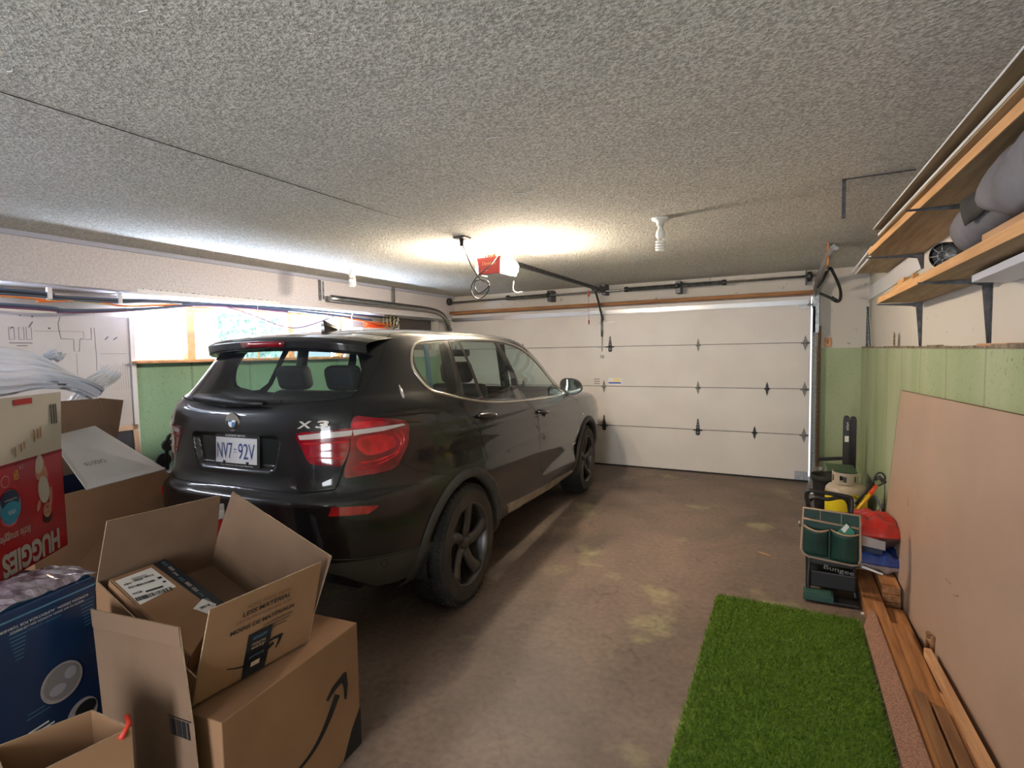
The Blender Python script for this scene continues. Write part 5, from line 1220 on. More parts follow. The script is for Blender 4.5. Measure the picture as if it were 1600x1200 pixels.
b = MB(); b.tube([(5.10, -1.86, .42), (5.10, -1.86, .47)], .022, 12); b.tube([(5.10, -1.86, .455), (5.12, -1.93, .455)], .018, 12); b.tube([(5.10, -1.86, .47), (5.10, -1.86, .495)], .030, 12); b.build('valve', 'steel', tk)
pt_ = MB(); T_ = Matrix.Translation((4.985, -1.42, 0))
pt_.lathe([(.0, .003), (.085, .003), (.115, .34), (.118, .345), (.126, .35), (.128, .40), (.120, .40), (.112, .33), (.08, .02), (0, .02)], 36, T_, caps=False)
tag(pt_.build('plant_pot', 'black_soft'), 'tall black plastic plant pot left of the propane tank', 'plant pot')
b = MB(); b.lohi((5.01, -1.13, .0), (5.24, -.80, .36)); b.lohi((5.0, -1.14, .36), (5.25, -.79, .385)); 
tag(b.build('plastic_bin', mat('bin_green', (.06, .11, .06), .5), bevel=.02), 'dull green plastic bin behind the propane tank', 'bin')
def blade(x, y, w_, h, name, label, m):
    P = [(x-w_/2, 0), (x-w_/2, h-.05), (x-w_*.42, h-.015), (x-w_*.2, h), (x+w_*.2, h), (x+w_*.42, h-.015), (x+w_/2, h-.05), (x+w_/2, 0)]
    return tag(MB().slab([V(a, y, b_) for a, b_ in P], (0, 1, 0), .035).build(name, m, bevel=.006), label, 'ski')
sk = blade(5.190, -.72, .058, .865, 'short_ski', 'dark grey upright ski with white lettering in the corner', mat('ski_dark', (.03, .028, .03), .35))
text('elan', frame((5.195, -.7215, .76), (0, 0, 1), (-1, 0, 0)), .08, 'white_print', 'lettering', sk, height=.026)
MB().lohi((5.175, -.7225, .60), (5.21, -.7205, .66)).build('white_logo', 'white_print', sk)
blade(5.252, -.68, .056, .855, 'short_ski', 'dark purple-grey upright ski nearest the right wall', mat('ski_purple', (.035, .022, .035), .3))
tag(MB().box((5.07, -.62, .40), (.25, .03, .035), Matrix.Rotation(-.12, 3, 'Y')).build('black_bar', 'black', bevel=.005), 'black bar lying across the green bin', 'bar')
b = MB(); rnd = random.Random(9)
def cr(u, v):
    a = 2*PI*u; r = .055+.015*math.sin(5*a+7*v)+rnd.uniform(-.008, .008); return V(4.925+r*math.cos(a)*(1-.3*v), -1.15+r*math.sin(a), .005+.40*v)
b.grid(cr, 17, 12, smooth=False)
tag(b.build('plastic_wrap', glassy('clear_wrap', (.8, .8, .8), .35, .15, (.4, .38, .36))), 'crumpled clear plastic wrap standing by the door track', 'plastic wrap')
tag(MB().tube(catm([(4.93, -.30, .03), (4.97, -.5, .05), (4.95, -.7, .04), (5.0, -.85, .05)], 5), .008, 6).build('black_hose', 'black'), 'short black hose on the floor by the track', 'hose')
# ---- soil bags
def bag(name, label, c, d, rz, m, seedv, puff=.5):
    rnd = random.Random(seedv); r_ = thing(name, label, 'bag', (c[0], c[1], c[2]-d[2]/2)); ph = [rnd.uniform(0, 6) for _ in range(6)]
    R3 = Matrix.Rotation(rz, 3, 'Z')
    def fn(u, v, sg):
        x = (u-.5)*2; y = (v-.5)*2; e = max(0, 1-abs(x)**3.2)**.45*max(0, 1-abs(y)**3.2)**.45
        w_ = .010*math.sin(9*x+ph[0]+4*y)+.008*math.sin(13*y+ph[1])+.006*math.sin(17*x*y+ph[2])
        p = V(x*d[0]/2*(1-.05*abs(y)**2)+.006*math.sin(11*y+ph[3]), y*d[1]/2, sg*(d[2]/2*e+w_*e)); return Vector(c)+R3 @ p
    b = MB(); b.grid(lambda u, v: fn(u, v, 1), 30, 26); b.grid(lambda u, v: fn(u, v, -1), 30, 26)
    b.build('sack', m, r_); return r_, fn
def bagmat(name, stops):
    m = mat(name, stops[0][1], .28, coat=.4, bump=.25, bscale=22, dist=.01, croug=.15); nt = m.node_tree
    tc = nt.nodes.new('ShaderNodeTexCoord'); sx = nt.nodes.new('ShaderNodeSeparateXYZ'); nt.links.new(tc.outputs['Object'], sx.inputs[0])
    n = nt.nodes.new('ShaderNodeTexNoise'); n.inputs['Scale'].default_value = 9; nt.links.new(tc.outputs['Object'], n.inputs[0])
    ml = nt.nodes.new('ShaderNodeMath'); ml.operation = 'MULTIPLY_ADD'; ml.inputs[1].default_value = .05; nt.links.new(n.outputs[0], ml.inputs[0]); nt.links.new(sx.outputs[2], ml.inputs[2])
    r = nt.nodes.new('ShaderNodeValToRGB'); r.color_ramp.interpolation = 'CONSTANT'; nt.links.new(ml.outputs[0], r.inputs[0])
    e = r.color_ramp.elements; e[0].position = 0; e[0].color = (*stops[0][1], 1); e[1].position = stops[1][0]; e[1].color = (*stops[1][1], 1)
    for p, c in stops[2:]: x = e.new(p); x.color = (*c, 1)
    nt.links.new(r.outputs[0], nt.nodes['Principled BSDF'].inputs['Base Color']); return m
m1 = bagmat('red_soil_bag', [(0, (.08, .04, .03)), (.27, (.07, .035, .03)), (.385, (.42, .02, .015))])
r1, f1 = bag('soil_bag', 'red and brown glossy soil bag on top of the pile', (5.155, -2.86, .365), (.30, .36, .19), 0, m1, 3)
b = MB(); b.slab([V(5.085, -3.045, .30), V(5.215, -3.045, .285), V(5.215, -3.045, .34), V(5.085, -3.045, .365)], (0, 1, 0), .004); b.build('white_panel', mat('bag_white', (.42, .38, .36), .3, coat=.4), r1)
b = MB(); b.slab([V(5.085, -3.048, .265), V(5.20, -3.048, .255), V(5.20, -3.048, .285), V(5.085, -3.048, .298)], (0, 1, 0), .003); b.build('dark_panel', 'navy', r1)
m2 = bagmat('blue_soil_bag', [(0, (.03, .026, .024)), (.12, (.32, .28, .27)), (.215, (.01, .035, .17))])
r2, f2 = bag('soil_bag', 'blue and white soil bag at the bottom of the pile', (5.165, -2.86, .200), (.34, .42, .15), -.05, m2, 8)
MB().slab([V(5.09, -3.085, .17), V(5.20, -3.085, .14), V(5.20, -3.085, .152), V(5.09, -3.085, .184)], (0, 1, 0), .003).build('white_writing', 'white_print', r2)
# ---- loppers and shears
lo = thing('loppers', 'yellow-handled loppers with black grip standing behind the pouch', 'loppers', (5.1, -2.8, .3))
MB().tube([(5.075, -2.62, .36), (5.155, -2.58, .47), (5.185, -2.56, .52)], [.012, .013, .013], 10).build('yellow_handle', 'yellow', lo)
MB().tube([(5.185, -2.56, .52), (5.22, -2.54, .585)], .017, 10).build('orange_grip', 'orange', lo)
MB().tube(catm([(5.20, -2.55, .55), (5.208, -2.54, .62), (5.225, -2.54, .662), (5.250, -2.54, .672), (5.272, -2.54, .645), (5.262, -2.54, .60), (5.225, -2.54, .575)], 5), .0065, 8).build('black_loop', 'black', lo)
MB().tube([(5.10, -2.58, .44), (5.15, -2.56, .52), (5.205, -2.55, .60)], .011, 8).build('black_arm', 'black', lo)
b = MB(); b.tube([(5.215, -2.53, .62), (5.24, -2.53, .64), (5.275, -2.52, .60)], .014, 8); b.build('jaw', 'steel_dark', lo)
shs = thing('shears', 'dark hand shears leaning against the wall beside the tan sheet', 'shears', (5.26, -2.3, .3))
MB().slab([V(5.215, -2.52, .50), V(5.235, -2.52, .495), V(5.275, -2.54, .40), V(5.262, -2.54, .395)], (0, 1, 0), .008).build('shear_blade', 'steel_dark', shs)
MB().tube([(5.25, -2.54, .42), (5.278, -2.56, .34), (5.30, -2.58, .30)], .011, 8).build('handle', 'black_soft', shs)
MB().tube([(5.245, -2.56, .43), (5.262, -2.57, .35), (5.29, -2.60, .30)], .006, 8).build('handle_end', 'white', shs)
tag(MB().tube([(5.276, -2.5, .63), (5.279, -2.5, .38)], .003, 6).build('thin_rod', 'black'), 'thin black rod standing right of the loppers', 'rod')
# small debris
tag(MB().box((4.52, -2.62, .004), (.10, .008, .006), Matrix.Rotation(-.5, 3, 'Z')).build('wood_splinter', 'lumber_pale'), 'pale wood splinter on the concrete floor', 'splinter')
tag(MB().box((5.07, -3.385, .006), (.022, .010, .010)).build('crumb', 'white_print'), 'tiny white crumb on the floor near the plank ends', 'debris')

# ================================================================== BOXES, LOWER LEFT
def panel(name, P, th, m, parent, nrm, medge='kraft_edge', mats=None):
    b = MB(); b.slab(P, nrm, th, 0, 1); return b.build(name, [m, medge], parent)
def smile(F, W, m, parent, name='arrow_print'):
    # swooping arrow: curved tapering stroke plus arrow head, in the plane of F (x right, y up), width W
    vs = []; n = 24; b = MB()
    for i in range(n+1):
        t = i/n; x = -.5+.80*t; y = -.02-.16*math.sin(PI*(t*.94+.03))*1.0+.05*t
        w_ = .008+.034*t**1.3; nx, ny = -(-.16*PI*.94*math.cos(PI*(t*.94+.03))+.05), .8; l = math.hypot(nx, ny)
        vs += [F @ Vector(((x+nx/l*w_)*W, (y+ny/l*w_)*W, .0006)), F @ Vector(((x-nx/l*w_)*W, (y-ny/l*w_)*W, .0006))]
    b.add(vs, [(2*i, 2*i+2, 2*i+3, 2*i+1) for i in range(n)])
    P = [(.18, .10), (.28, .135), (.44, .125), (.47, .10), (.44, -.02), (.375, -.13), (.35, -.11), (.385, .0), (.385, .06), (.30, .075), (.19, .065)]
    b.add([F @ Vector((x*W, y*W, .0006)) for x, y in P], [tuple(range(len(P)))]); return b.build(name, m, parent)
def bars(F, W, H, n, m, parent, seed=1, name='barcode'):
    r = random.Random(seed); b = MB(); x = -W/2; st = W/n
    while x < W/2-st*.4:
        w_ = st*r.choice((.35, .55, .8)); b.add([F @ Vector((x, -H/2, .0006)), F @ Vector((x+w_, -H/2, .0006)), F @ Vector((x+w_, H/2, .0006)), F @ Vector((x, H/2, .0006))], [(0, 1, 2, 3)]); x += st
    return b.build(name, m, parent)
def rect(F, x, y, w_, h, m, parent, name, z=.0005):
    return MB().add([F @ Vector((x-w_/2, y-h/2, z)), F @ Vector((x+w_/2, y-h/2, z)), F @ Vector((x+w_/2, y+h/2, z)), F @ Vector((x-w_/2, y+h/2, z))], [(0, 1, 2, 3)]).build(name, m, parent)
# ---- big closed carton on the floor
B1 = thing('cardboard_box', 'large closed kraft box on the floor with a black curved arrow print', 'box', (2.85, -6.0, 0))
e2 = V(.10, -1, 0).normalized(); d1 = V(-1, -.10, 0).normalized(); c1_ = V(3.165, -5.465, 0)
def b1(w_, D, z): return c1_+e2*w_+d1*D+V(0, 0, z)
b = MB(); b.slab([b1(0, 0, 0), b1(.612, 0, 0), b1(.612, .48, 0), b1(0, .48, 0)], (0, 0, 1), .5); b.build('carton', 'kraft', B1, bevel=.004)
b = MB(); b.slab([b1(.0, .235, .5), b1(.612, .235, .5), b1(.612, .245, .5), b1(0, .245, .5)], (0, 0, 1), .0008); b.build('flap_gap', 'seam', B1)
F1 = frame(b1(.245, -.0005, .235), -e2, (0, 0, 1))
# stroke rises towards the far corner
Rr = Matrix.Rotation(.34, 4, 'Z'); smile(F1 @ Matrix.Translation((.0, .0, 0)) @ Rr, .42, 'black_print', B1)
b = MB(); b.add([F1 @ Vector(p) for p in ((.135, -.235, .0007), (.247, -.235, .0007), (.247, -.075, .0007), (.19, -.14, .0007))], [(0, 1, 2, 3)]); b.build('black_corner_print', 'black_print', B1)
# ---- open carton tilted on top of it
P1 = V(3.112, -5.655, .506); E_ = V(-.026, -.999, .023).normalized(); Dd = V(-.957, .032, .287).normalized(); Nn = Dd.cross(E_); Nn = Nn if Nn.z > 0 else -Nn
w2, D2, h2 = .427, .612, .099
def q2(w_, D, h): return P1+E_*w_+Dd*D+Nn*h
B2 = thing('open_cardboard_box', 'open kraft box with raised flaps tilted on top of the big box', 'box', (2.83, -5.85, .506))
panel('base', [q2(0, 0, 0), q2(w2, 0, 0), q2(w2, D2, 0), q2(0, D2, 0)], .004, 'kraft_in', B2, Nn)
fw_ = panel('side', [q2(0, 0, 0), q2(w2, 0, 0), q2(w2, 0, h2), q2(0, 0, h2)], .004, 'kraft', B2, Dd)
panel('side', [q2(0, D2, 0), q2(w2, D2, 0), q2(w2, D2, h2), q2(0, D2, h2)], .004, 'kraft_in', B2, -Dd)
panel('side', [q2(0, 0, 0), q2(0, D2, 0), q2(0, D2, h2), q2(0, 0, h2)], .004, 'kraft_in', B2, E_)
panel('side', [q2(w2, 0, 0), q2(w2, D2, 0), q2(w2, D2, h2), q2(w2, 0, h2)], .004, 'kraft', B2, -E_)
fo = (Nn*math.cos(.036)+Dd*math.sin(.036))*.221
ff = panel('front_flap', [q2(.004, 0, h2), q2(w2-.002, 0, h2), q2(w2-.012, 0, h2)+fo, q2(.010, 0, h2)+fo*1.03], .004, 'kraft', B2, Dd)
bo = (Nn*math.cos(.015)-Dd*math.sin(-.015))*.227
panel('back_flap', [q2(.0, D2, h2), q2(w2, D2, h2), q2(w2-.01, D2, h2)+bo, q2(.015, D2, h2)+bo], .004, 'kraft_in', B2, -Dd)
ro = (Nn*math.cos(.165)-E_*math.sin(.165))*.235
panel('right_flap', [q2(0, 0.002, h2), q2(0, D2, h2), q2(0, D2, h2)+ro, q2(0, .01, h2)+ro], .004, 'kraft_in', B2, E_)
lf = panel('left_flap', [V(2.658, -6.13, .742), V(3.142, -6.13, .792), V(3.184, -6.13, .513), V(3.21, -6.13, .20), V(2.72, -6.13, .06)], .004, 'kraft_flap', B2, (0, 1, 0)) if 'kraft_flap' in M else panel('left_flap', [V(2.658, -6.13, .742), V(3.142, -6.13, .792), V(3.184, -6.13, .513), V(3.21, -6.13, .20), V(2.72, -6.13, .06)], .004, 'kraft_in', B2, (0, 1, 0))
panel('tape_strip', [V(2.658, -6.131, .743), V(3.143, -6.131, .793), V(3.149, -6.131, .735), V(2.662, -6.131, .685)], .0006, 'tape', lf, (0, -1, 0), 'tape')
F = frame(V(3.125, -6.1312, .488), (1, 0, .10), (-.10, 0, 1)); bars(F, .10, .05, 12, 'black_print', lf, 3); rect(F, 0, .030, .115, .003, 'black_print', lf, 'barcode_frame')
# print on the outer face of the front (as seen from the camera: left = larger w)
def Ff(w_, h, o=.0006): return frame(q2(w_, 0, h)-Dd*o, -E_, Nn)
text('NOW MADE WITH', Ff(.215, h2+.178), .155, 'faint_print', 'lettering', ff, height=.013)
text('LESS MATERIAL', Ff(.218, h2+.156), .175, 'black_print', 'lettering', ff, height=.017, bold=.02)
text('D\u00c9SORMAIS FABRIQU\u00c9 AVEC', Ff(.222, h2+.133), .205, 'faint_print', 'lettering', ff, height=.014)
text('MOINS DE MAT\u00c9RIAUX', Ff(.222, h2+.105), .235, 'black_print', 'lettering', ff, height=.019, bold=.02)
for i in range(3): rect(Ff(.165, h2+.078-.013*i), 0, 0, .115-.02*i, .004, 'faint_print', ff, 'small_print')
rect(Ff(.228, h2+.0), 0, .0, .088, .135, 'black_tape', ff, 'packing_tape', .001); rect(Ff(.228, h2*.5), 0, -.0, .086, h2*.98, 'black_tape', fw_, 'packing_tape', .001)
for tx, hh, ww, m_ in (('amazon', .045, .05, 'tape_ink'), ('returns', .022, .05, 'kraft_edge'), ('easy', .006, .05, 'kraft_edge'), ('prime', -.026, .052, 'tape_ink')): text(tx, Ff(.228, h2+hh, .0022), ww, m_, 'lettering', ff if hh > -.01 else fw_, height=.012)
rect(Ff(.228, h2*.42, .0022), 0, 0, .032, .018, 'kraft_edge', fw_, 'tape_icon')
Fs = Ff(.228, h2-.018); smile(Fs, .205, 'black_print', fw_)
# ---- sealed parcel inside
B3 = thing('sealed_parcel', 'flat sealed kraft parcel with shipping label lying inside the open box', 'parcel', tuple(q2(.32, .34, .05)))
hh = .118; PP = [(.405, .075), (.196, .232), (.215, .590), (.405, .575)]
b = MB(); b.slab([q2(w_, D, hh) for w_, D in PP], -Nn, .085); b.build('carton', 'kraft', B3, bevel=.003)
def quad(pts, m_, nm, par, z=.0008): return MB().add([q2(w_, D, hh)+Nn*z for w_, D in pts], [(0, 1, 2, 3)]).build(nm, m_, par)
quad([(.196, .232), (.241, .205), (.262, .585), (.213, .592)], 'black_tape', 'packing_tape', B3, .001)
lb = quad([(.398, .553), (.275, .565), (.268, .412), (.398, .385)], 'white_print', 'shipping_label', B3, .001)
FL = frame(q2(.335, .475, hh)+Nn*.0016, -E_*1.0-Dd*.06, Dd)
FLr = FL
bars(FLr @ Matrix.Translation((.0, -.062, 0)), .115, .022, 26, 'black_print', lb, 5)
bars(FLr @ Matrix.Translation((-.008, .012, 0)), .085, .011, 24, 'black_print', lb, 6)
rect(FLr, .010, -.036, .055, .010, 'black_print', lb, 'black_block')
rect(FLr, .050, .018, .012, .012, 'black_print', lb, 'black_block'); rect(FLr, .052, -.012, .010, .010, 'black_print', lb, 'black_block')
for i, (tx, x_, y_, w_) in enumerate((('KBX9', -.042, .036, .026), ('KE5Z', -.008, .042, .028), ('HCCZ', .028, .046, .03), ('5X28', -.040, -.028, .028))): text(tx, FLr @ Matrix.Translation((x_, y_, 0)), w_, 'black_print', 'lettering', lb, height=.010, bold=.03)
for i in range(3): rect(FLr, .0, .060-.006*i, .05, .0018, 'black_print', lb, 'small_print')
lb2 = quad([(.290, .268), (.240, .298), (.222, .245), (.268, .212)], 'white_print', 'small_label', B3, .0018)
F = frame(q2(.255, .255, hh)+Nn*.0026, -E_, Dd+E_*.4); bars(F, .036, .012, 8, 'black_print', lb2, 9)
F = frame(q2(.232, .40, hh)+Nn*.0018, -Dd, -E_)
for i in range(9):
    x_ = -.16+.040*i; text(random.Random(i).choice(('prime', 'llll', 'ilil', 'lil')), F @ Matrix.Translation((x_, random.Random(i+5).uniform(-.006, .006), 0)), .026, 'tape_ink' if i % 3 == 0 else 'white_board', 'lettering', B3, height=.013)
panel('printed_side', [q2(.408, .08, .117), q2(.408, .57, .117), q2(.408, .57, .04), q2(.408, .08, .04)], .001, 'kraft', B3, E_)

# ---- tall blue carton, left foreground
A6 = V(2.538, -6.061, 0); d6 = V(math.cos(math.radians(75)), -math.sin(math.radians(75)), 0); n6 = V(-d6.y*-1, d6.x*-1, 0); n6 = V(-.966, -.259, 0)
def q6(w_, D, z): return A6+d6*w_+n6*D+V(0, 0, z)
B6 = thing('blue_box', 'tall dark blue product box with oval basin picture in the left foreground', 'box', (2.4, -6.3, 0))
b = MB(); b.slab([q6(0, 0, 0), q6(.50, 0, 0), q6(.50, .42, 0), q6(0, .42, 0)], (0, 0, 1), .805); b.build('carton', 'blue_print', B6, bevel=.006)
b = MB(); b.slab([q6(.0, -.002, .775), q6(.50, -.002, .775), q6(.50, .03, .808), q6(0, .03, .808)], (0, 0, 1), .003); b.build('pale_blue_rim', 'pale_blue', B6)
def F6(w_, z, flip=True): return frame(q6(w_, -.0012, z), d6 if flip else -d6, (0, 0, -1) if flip else (0, 0, 1))
text('KOMODA DESIGN . ALIMENTADA POR TORNEIRA', F6(.165, .752), .27, 'white_print', 'lettering', B6, height=.008)
text('ADAPTS TO ANY DESIGN. ACOMODA BIEN LOS DISEÑOS', F6(.155, .738), .22, 'white_print', 'lettering', B6, height=.008)
text('ELONGATED / ALARGADO', F6(.17, .725), .10, 'pale_blue', 'lettering', B6, height=.006)
for i in range(8):
    for w_ in (.035, .245): rect(F6(w_, .735-.012*i), 0, 0, .05-.004*i, .003, 'pale_blue', B6, 'blue_stripe')
def oval(w_, z, a, b_, m_, nm, par, o=.0015, rot=0.):
    vv = [q6(w_+a*math.cos(t)*math.cos(rot)-b_*math.sin(t)*math.sin(rot), -o, z+a*math.cos(t)*math.sin(rot)+b_*math.sin(t)) for t in [2*PI*i/36 for i in range(36)]]
    return MB().add(vv, [tuple(range(36))]).build(nm, m_, par)
M['ov1'] = mat('oval_light', (.42, .37, .38), .5, var=.1, scale=20); M['ov2'] = mat('oval_mid', (.26, .235, .24), .5); M['ov3'] = mat('oval_white', (.40, .38, .44), .5)
ov = oval(.130, .505, .066, .062, 'ov1', 'picture_oval', B6, .0015); oval(.130, .507, .057, .054, 'ov2', 'picture_detail', ov, .0022); oval(.145, .488, .026, .017, 'ov3', 'picture_detail', ov, .0028); oval(.103, .522, .020, .019, 'ov3', 'picture_detail', ov, .0028)
ov = oval(.072, .358, .052, .050, 'ov1', 'picture_oval', B6, .0015); oval(.062, .368, .036, .028, 'seam', 'picture_detail', ov, .0022)
for i, (z_, w_) in enumerate(((.462, .05), (.448, .07), (.405, .06), (.392, .08))): rect(F6(.225-w_*.3, z_), 0, 0, w_, .006 if i > 1 else .003, 'white_print' if i > 1 else 'pale_blue', B6, 'small_print')
# crumpled purple wrap on top of the blue box
rnd = random.Random(4)
def wrp(u, v):
    w_ = -.02+.34*u; D = .015+.20*v; return q6(w_, D, .812+.040*math.sin(PI*v)**.6*math.sin(PI*min(1, u*1.1))**.5+rnd.uniform(-.006, .006))
b = MB(); b.grid(wrp, 20, 12, smooth=False); tag(b.build('plastic_wrap', mat('purple_wrap', (.13, .075, .10), .25, col2=(.40, .34, .40), scale=22, coat=.6)), 'crumpled purple plastic film between blue box and diaper box', 'plastic wrap')
# ---- upside-down red nappy box
A5 = V(2.152, -5.978, .868); d5 = V(math.cos(math.radians(50)), -math.sin(math.radians(50)), 0); n5 = V(-math.sin(math.radians(50)), -math.cos(math.radians(50)), 0)
def q5(w_, D, z): return A5+d5*w_+n5*D+V(0, 0, z)
B5 = thing('diaper_box', 'red and white diaper box standing upside down on the blue box', 'box', tuple(A5+d5*.2+n5*.13))
zt5 = .342
for nm, P, nr in (('front', [q5(0, 0, -.04), q5(.46, 0, -.04), q5(.46, 0, zt5), q5(0, 0, zt5)], n5), ('side', [q5(0, 0, -.04), q5(0, .27, -.0), q5(0, .27, zt5), q5(0, 0, zt5)], d5), ('side', [q5(.46, 0, -.02), q5(.46, .27, -.02), q5(.46, .27, zt5), q5(.46, 0, zt5)], -d5), ('back', [q5(0, .27, -.02), q5(.46, .27, -.02), q5(.46, .27, zt5), q5(0, .27, zt5)], -n5), ('base', [q5(0, 0, -.036), q5(.46, 0, -.036), q5(.46, .27, -.0), q5(0, .27, -.0)], V(0, 0, 1))):
    x_ = panel(nm, P, .004, 'red_print', B5, nr, 'red_print')
    if nm == 'front': fr5 = x_
panel('printed_rim', [q5(0, -.0006, zt5-.012), q5(.46, -.0006, zt5-.012), q5(.46, -.0006, zt5), q5(0, -.0006, zt5)], .0005, 'dred_print', fr5, -n5, 'dred_print')
fl5 = panel('front_flap', [q5(.0, 0, zt5), q5(.46, 0, zt5), q5(.46, -.004, zt5+.222), q5(-.012, -.004, zt5+.222)], .004, 'white_board', B5, n5, 'white_board')
panel('back_flap', [q5(.03, .27, zt5), q5(.46, .27, zt5), q5(.46, .27, zt5+.235), q5(.02, .27, zt5+.235)], .004, 'kraft_in', B5, -n5)
def F5(w_, z, flip=True, o=.0008): return frame(q5(w_, -o, z), d5 if flip else -d5, (0, 0, -1) if flip else (0, 0, 1))
F = F5(.21, zt5+.195, False, .006); rect(F, .0, .008, .095, .020, 'red_print', fl5, 'red_tab')
for i in range(3): rect(F5(.030+.0155*i, zt5+.142, False, .006), 0, 0, .0080, .075, 'black_print', fl5, 'black_bar')
for i, (w_, z_, h_) in enumerate(((.165, .075, .045), (.145, .08, .035), (.128, .083, .040), (.22, .05, .024), (.235, .045, .026), (.265, .035, .034))): rect(F5(w_, zt5+z_, False, .006), 0, 0, .0075, h_, 'hair_brown', fl5, 'brown_mark') if 'hair_brown' in M else rect(F5(w_, zt5+z_, False, .003), 0, 0, .0045, h_, 'faint_print', fl5, 'brown_mark')
text('HUGGIES', F5(.203, .006), .305, 'white_board', 'lettering', fr5, height=.080, bold=.045)
text('little snugglers', F5(.295, .097), .17, 'white_board', 'lettering', fr5, height=.036)
M['swoosh'] = M['dred_print']
def disc5(w_, z, a, b_, m_, nm, par, o):
    return MB().add([q5(w_+a*math.cos(t), -o, z+b_*math.sin(t)) for t in [2*PI*i/32 for i in range(32)]], [tuple(range(32))]).build(nm, m_, par)
rg = disc5(.300, .195, .058, .066, 'lens_bright', 'printed_ring', fr5, .001)
disc5(.300, .195, .052, .060, 'cyan_pale', 'printed_disc', rg, .0015) if 'cyan_pale' in M else disc5(.300, .195, .052, .060, 'pale_blue', 'printed_disc', rg, .0015)
disc5(.300, .220, .045, .033, 'navy', 'printed_disc', rg, .002); disc5(.298, .180, .045, .034, 'cyan', 'printed_disc', rg, .0025)
text('hypoallergenic', F5(.300, .221, True, .003), .06, 'white_print', 'lettering', rg, height=.007); text('100%', F5(.298, .178, True, .0035), .036, 'white_print', 'lettering', rg, height=.014)
disc5(.315, .285, .020, .020, 'white_board', 'printed_disc', fr5, .001); disc5(.315, .285, .018, .018, 'red_print', 'printed_disc', fr5, .0015)
text('NEW', F5(.262, .297), .024, 'yellow_print', 'lettering', fr5, height=.034); text('1+', F5(.235, .318), .018, 'white_board', 'lettering', fr5, height=.02)
for i in range(2): rect(F5(.365, .30-.05*i), 0, 0, .03, .024, 'white_board', fr5, 'small_print')
# printed sleeping baby, head down
by = MB()
def blob(P, m_, nm, o): return MB().add([q5(w_, -o, z) for w_, z in P], [tuple(range(len(P)))]).build(nm, m_, fr5)
def ell(w_, z, a, b_, rot=0, n=20): w_ = .122+(w_-.065)*1.15; z = .20+(z-.205)*1.15; a *= 1.2; b_ *= 1.15; return [(w_+a*math.cos(t)*math.cos(rot)-b_*math.sin(t)*math.sin(rot), z+a*math.cos(t)*math.sin(rot)+b_*math.sin(t)*math.cos(rot)) for t in [2*PI*i/n for i in range(n)]]
blob(ell(.078, .285, .022, .036, .3), 'skin_print', 'printed_leg', .0010); blob(ell(.058, .268, .014, .034, -.3), 'skin_print', 'printed_leg', .0012)
blob(ell(.080, .300, .018, .030, .2), 'white_board', 'printed_diaper', .0014)
blob(ell(.066, .215, .026, .044, -.1), 'white_board', 'printed_shirt', .0016)
blob(ell(.096, .170, .008, .018, .4), 'skin_print', 'printed_arm', .0018); blob(ell(.034, .185, .008, .032, .1), 'skin_print', 'printed_arm', .0018)
blob(ell(.056, .128, .022, .024), 'hair_print', 'printed_hair', .0020); blob(ell(.056, .146, .020, .024), 'skin_print', 'printed_face', .0022)
for w_ in (.049, .063): blob(ell(w_, .140, .004, .0013), 'hair_print', 'printed_eye', .0026)
blob(ell(.056, .155, .005, .0015), 'lens_bright', 'printed_mouth', .0026)
# ---- kraft box with white lid
A3 = V(1.397, -5.181, .9); h3 = V(.249, -.968, 0); back3 = V(-.968, -.249, 0)
B3w = thing('white_lid_box', 'kraft box with raised white printed lid between diaper box and open box', 'box', (1.3, -5.5, .0))
def q3(w_, D, z): return A3+h3*w_+back3*D+V(0, 0, z-.9)
panel('front', [q3(-.13, -.03, .40), q3(.72, 0, .40), q3(.72, 0, .9), q3(0, 0, .9), q3(-.105, -.02, .67)], .004, 'kraft', B3w, back3)
panel('side', [q3(0, 0, .40), q3(0, .45, .40), q3(0, .45, .9), q3(0, 0, .9)], .004, 'kraft', B3w, h3)
panel('side', [q3(.72, 0, .40), q3(.72, .45, .40), q3(.72, .45, .9), q3(.72, 0, .9)], .004, 'kraft', B3w, -h3)
panel('back', [q3(0, .45, .40), q3(.72, .45, .40), q3(.72, .45, .9), q3(0, .45, .9)], .004, 'navy', B3w, -back3)
panel('base', [q3(0, 0, .40), q3(.72, 0, .40), q3(.72, .45, .40), q3(0, .45, .40)], .004, 'kraft', B3w, (0, 0, 1))
lid = panel('white_lid', [V(1.399, -5.179, .902), V(1.517, -5.631, .898), V(1.155, -5.63, 1.145), V(.974, -5.335, 1.159)], .004, 'white_board', B3w, (-.4, -.1, -.9), 'white_board')
lx = V(.118, -.452, -.004).normalized(); ly = V(-.42, -.12, .26).normalized()
text('CAD517A', frame(V(1.399, -5.179, .902)+(V(1.517, -5.631, .898)-V(1.399, -5.179, .902))*.62+(V(.974, -5.335, 1.159)-V(1.399, -5.179, .902))*.33+V(.008, .002, .014), lx, -ly), .115, 'black_print', 'lettering', lid, height=.030)
# carton carrying it
tag(MB().slab([q3(.0, .02, 0), q3(.7, .02, 0), q3(.7, .45, 0), q3(0, .45, 0)], (0, 0, 1), .398).build('cardboard_box', 'kraft', bevel=.004), 'closed kraft box on the floor under the white-lidded box', 'box')
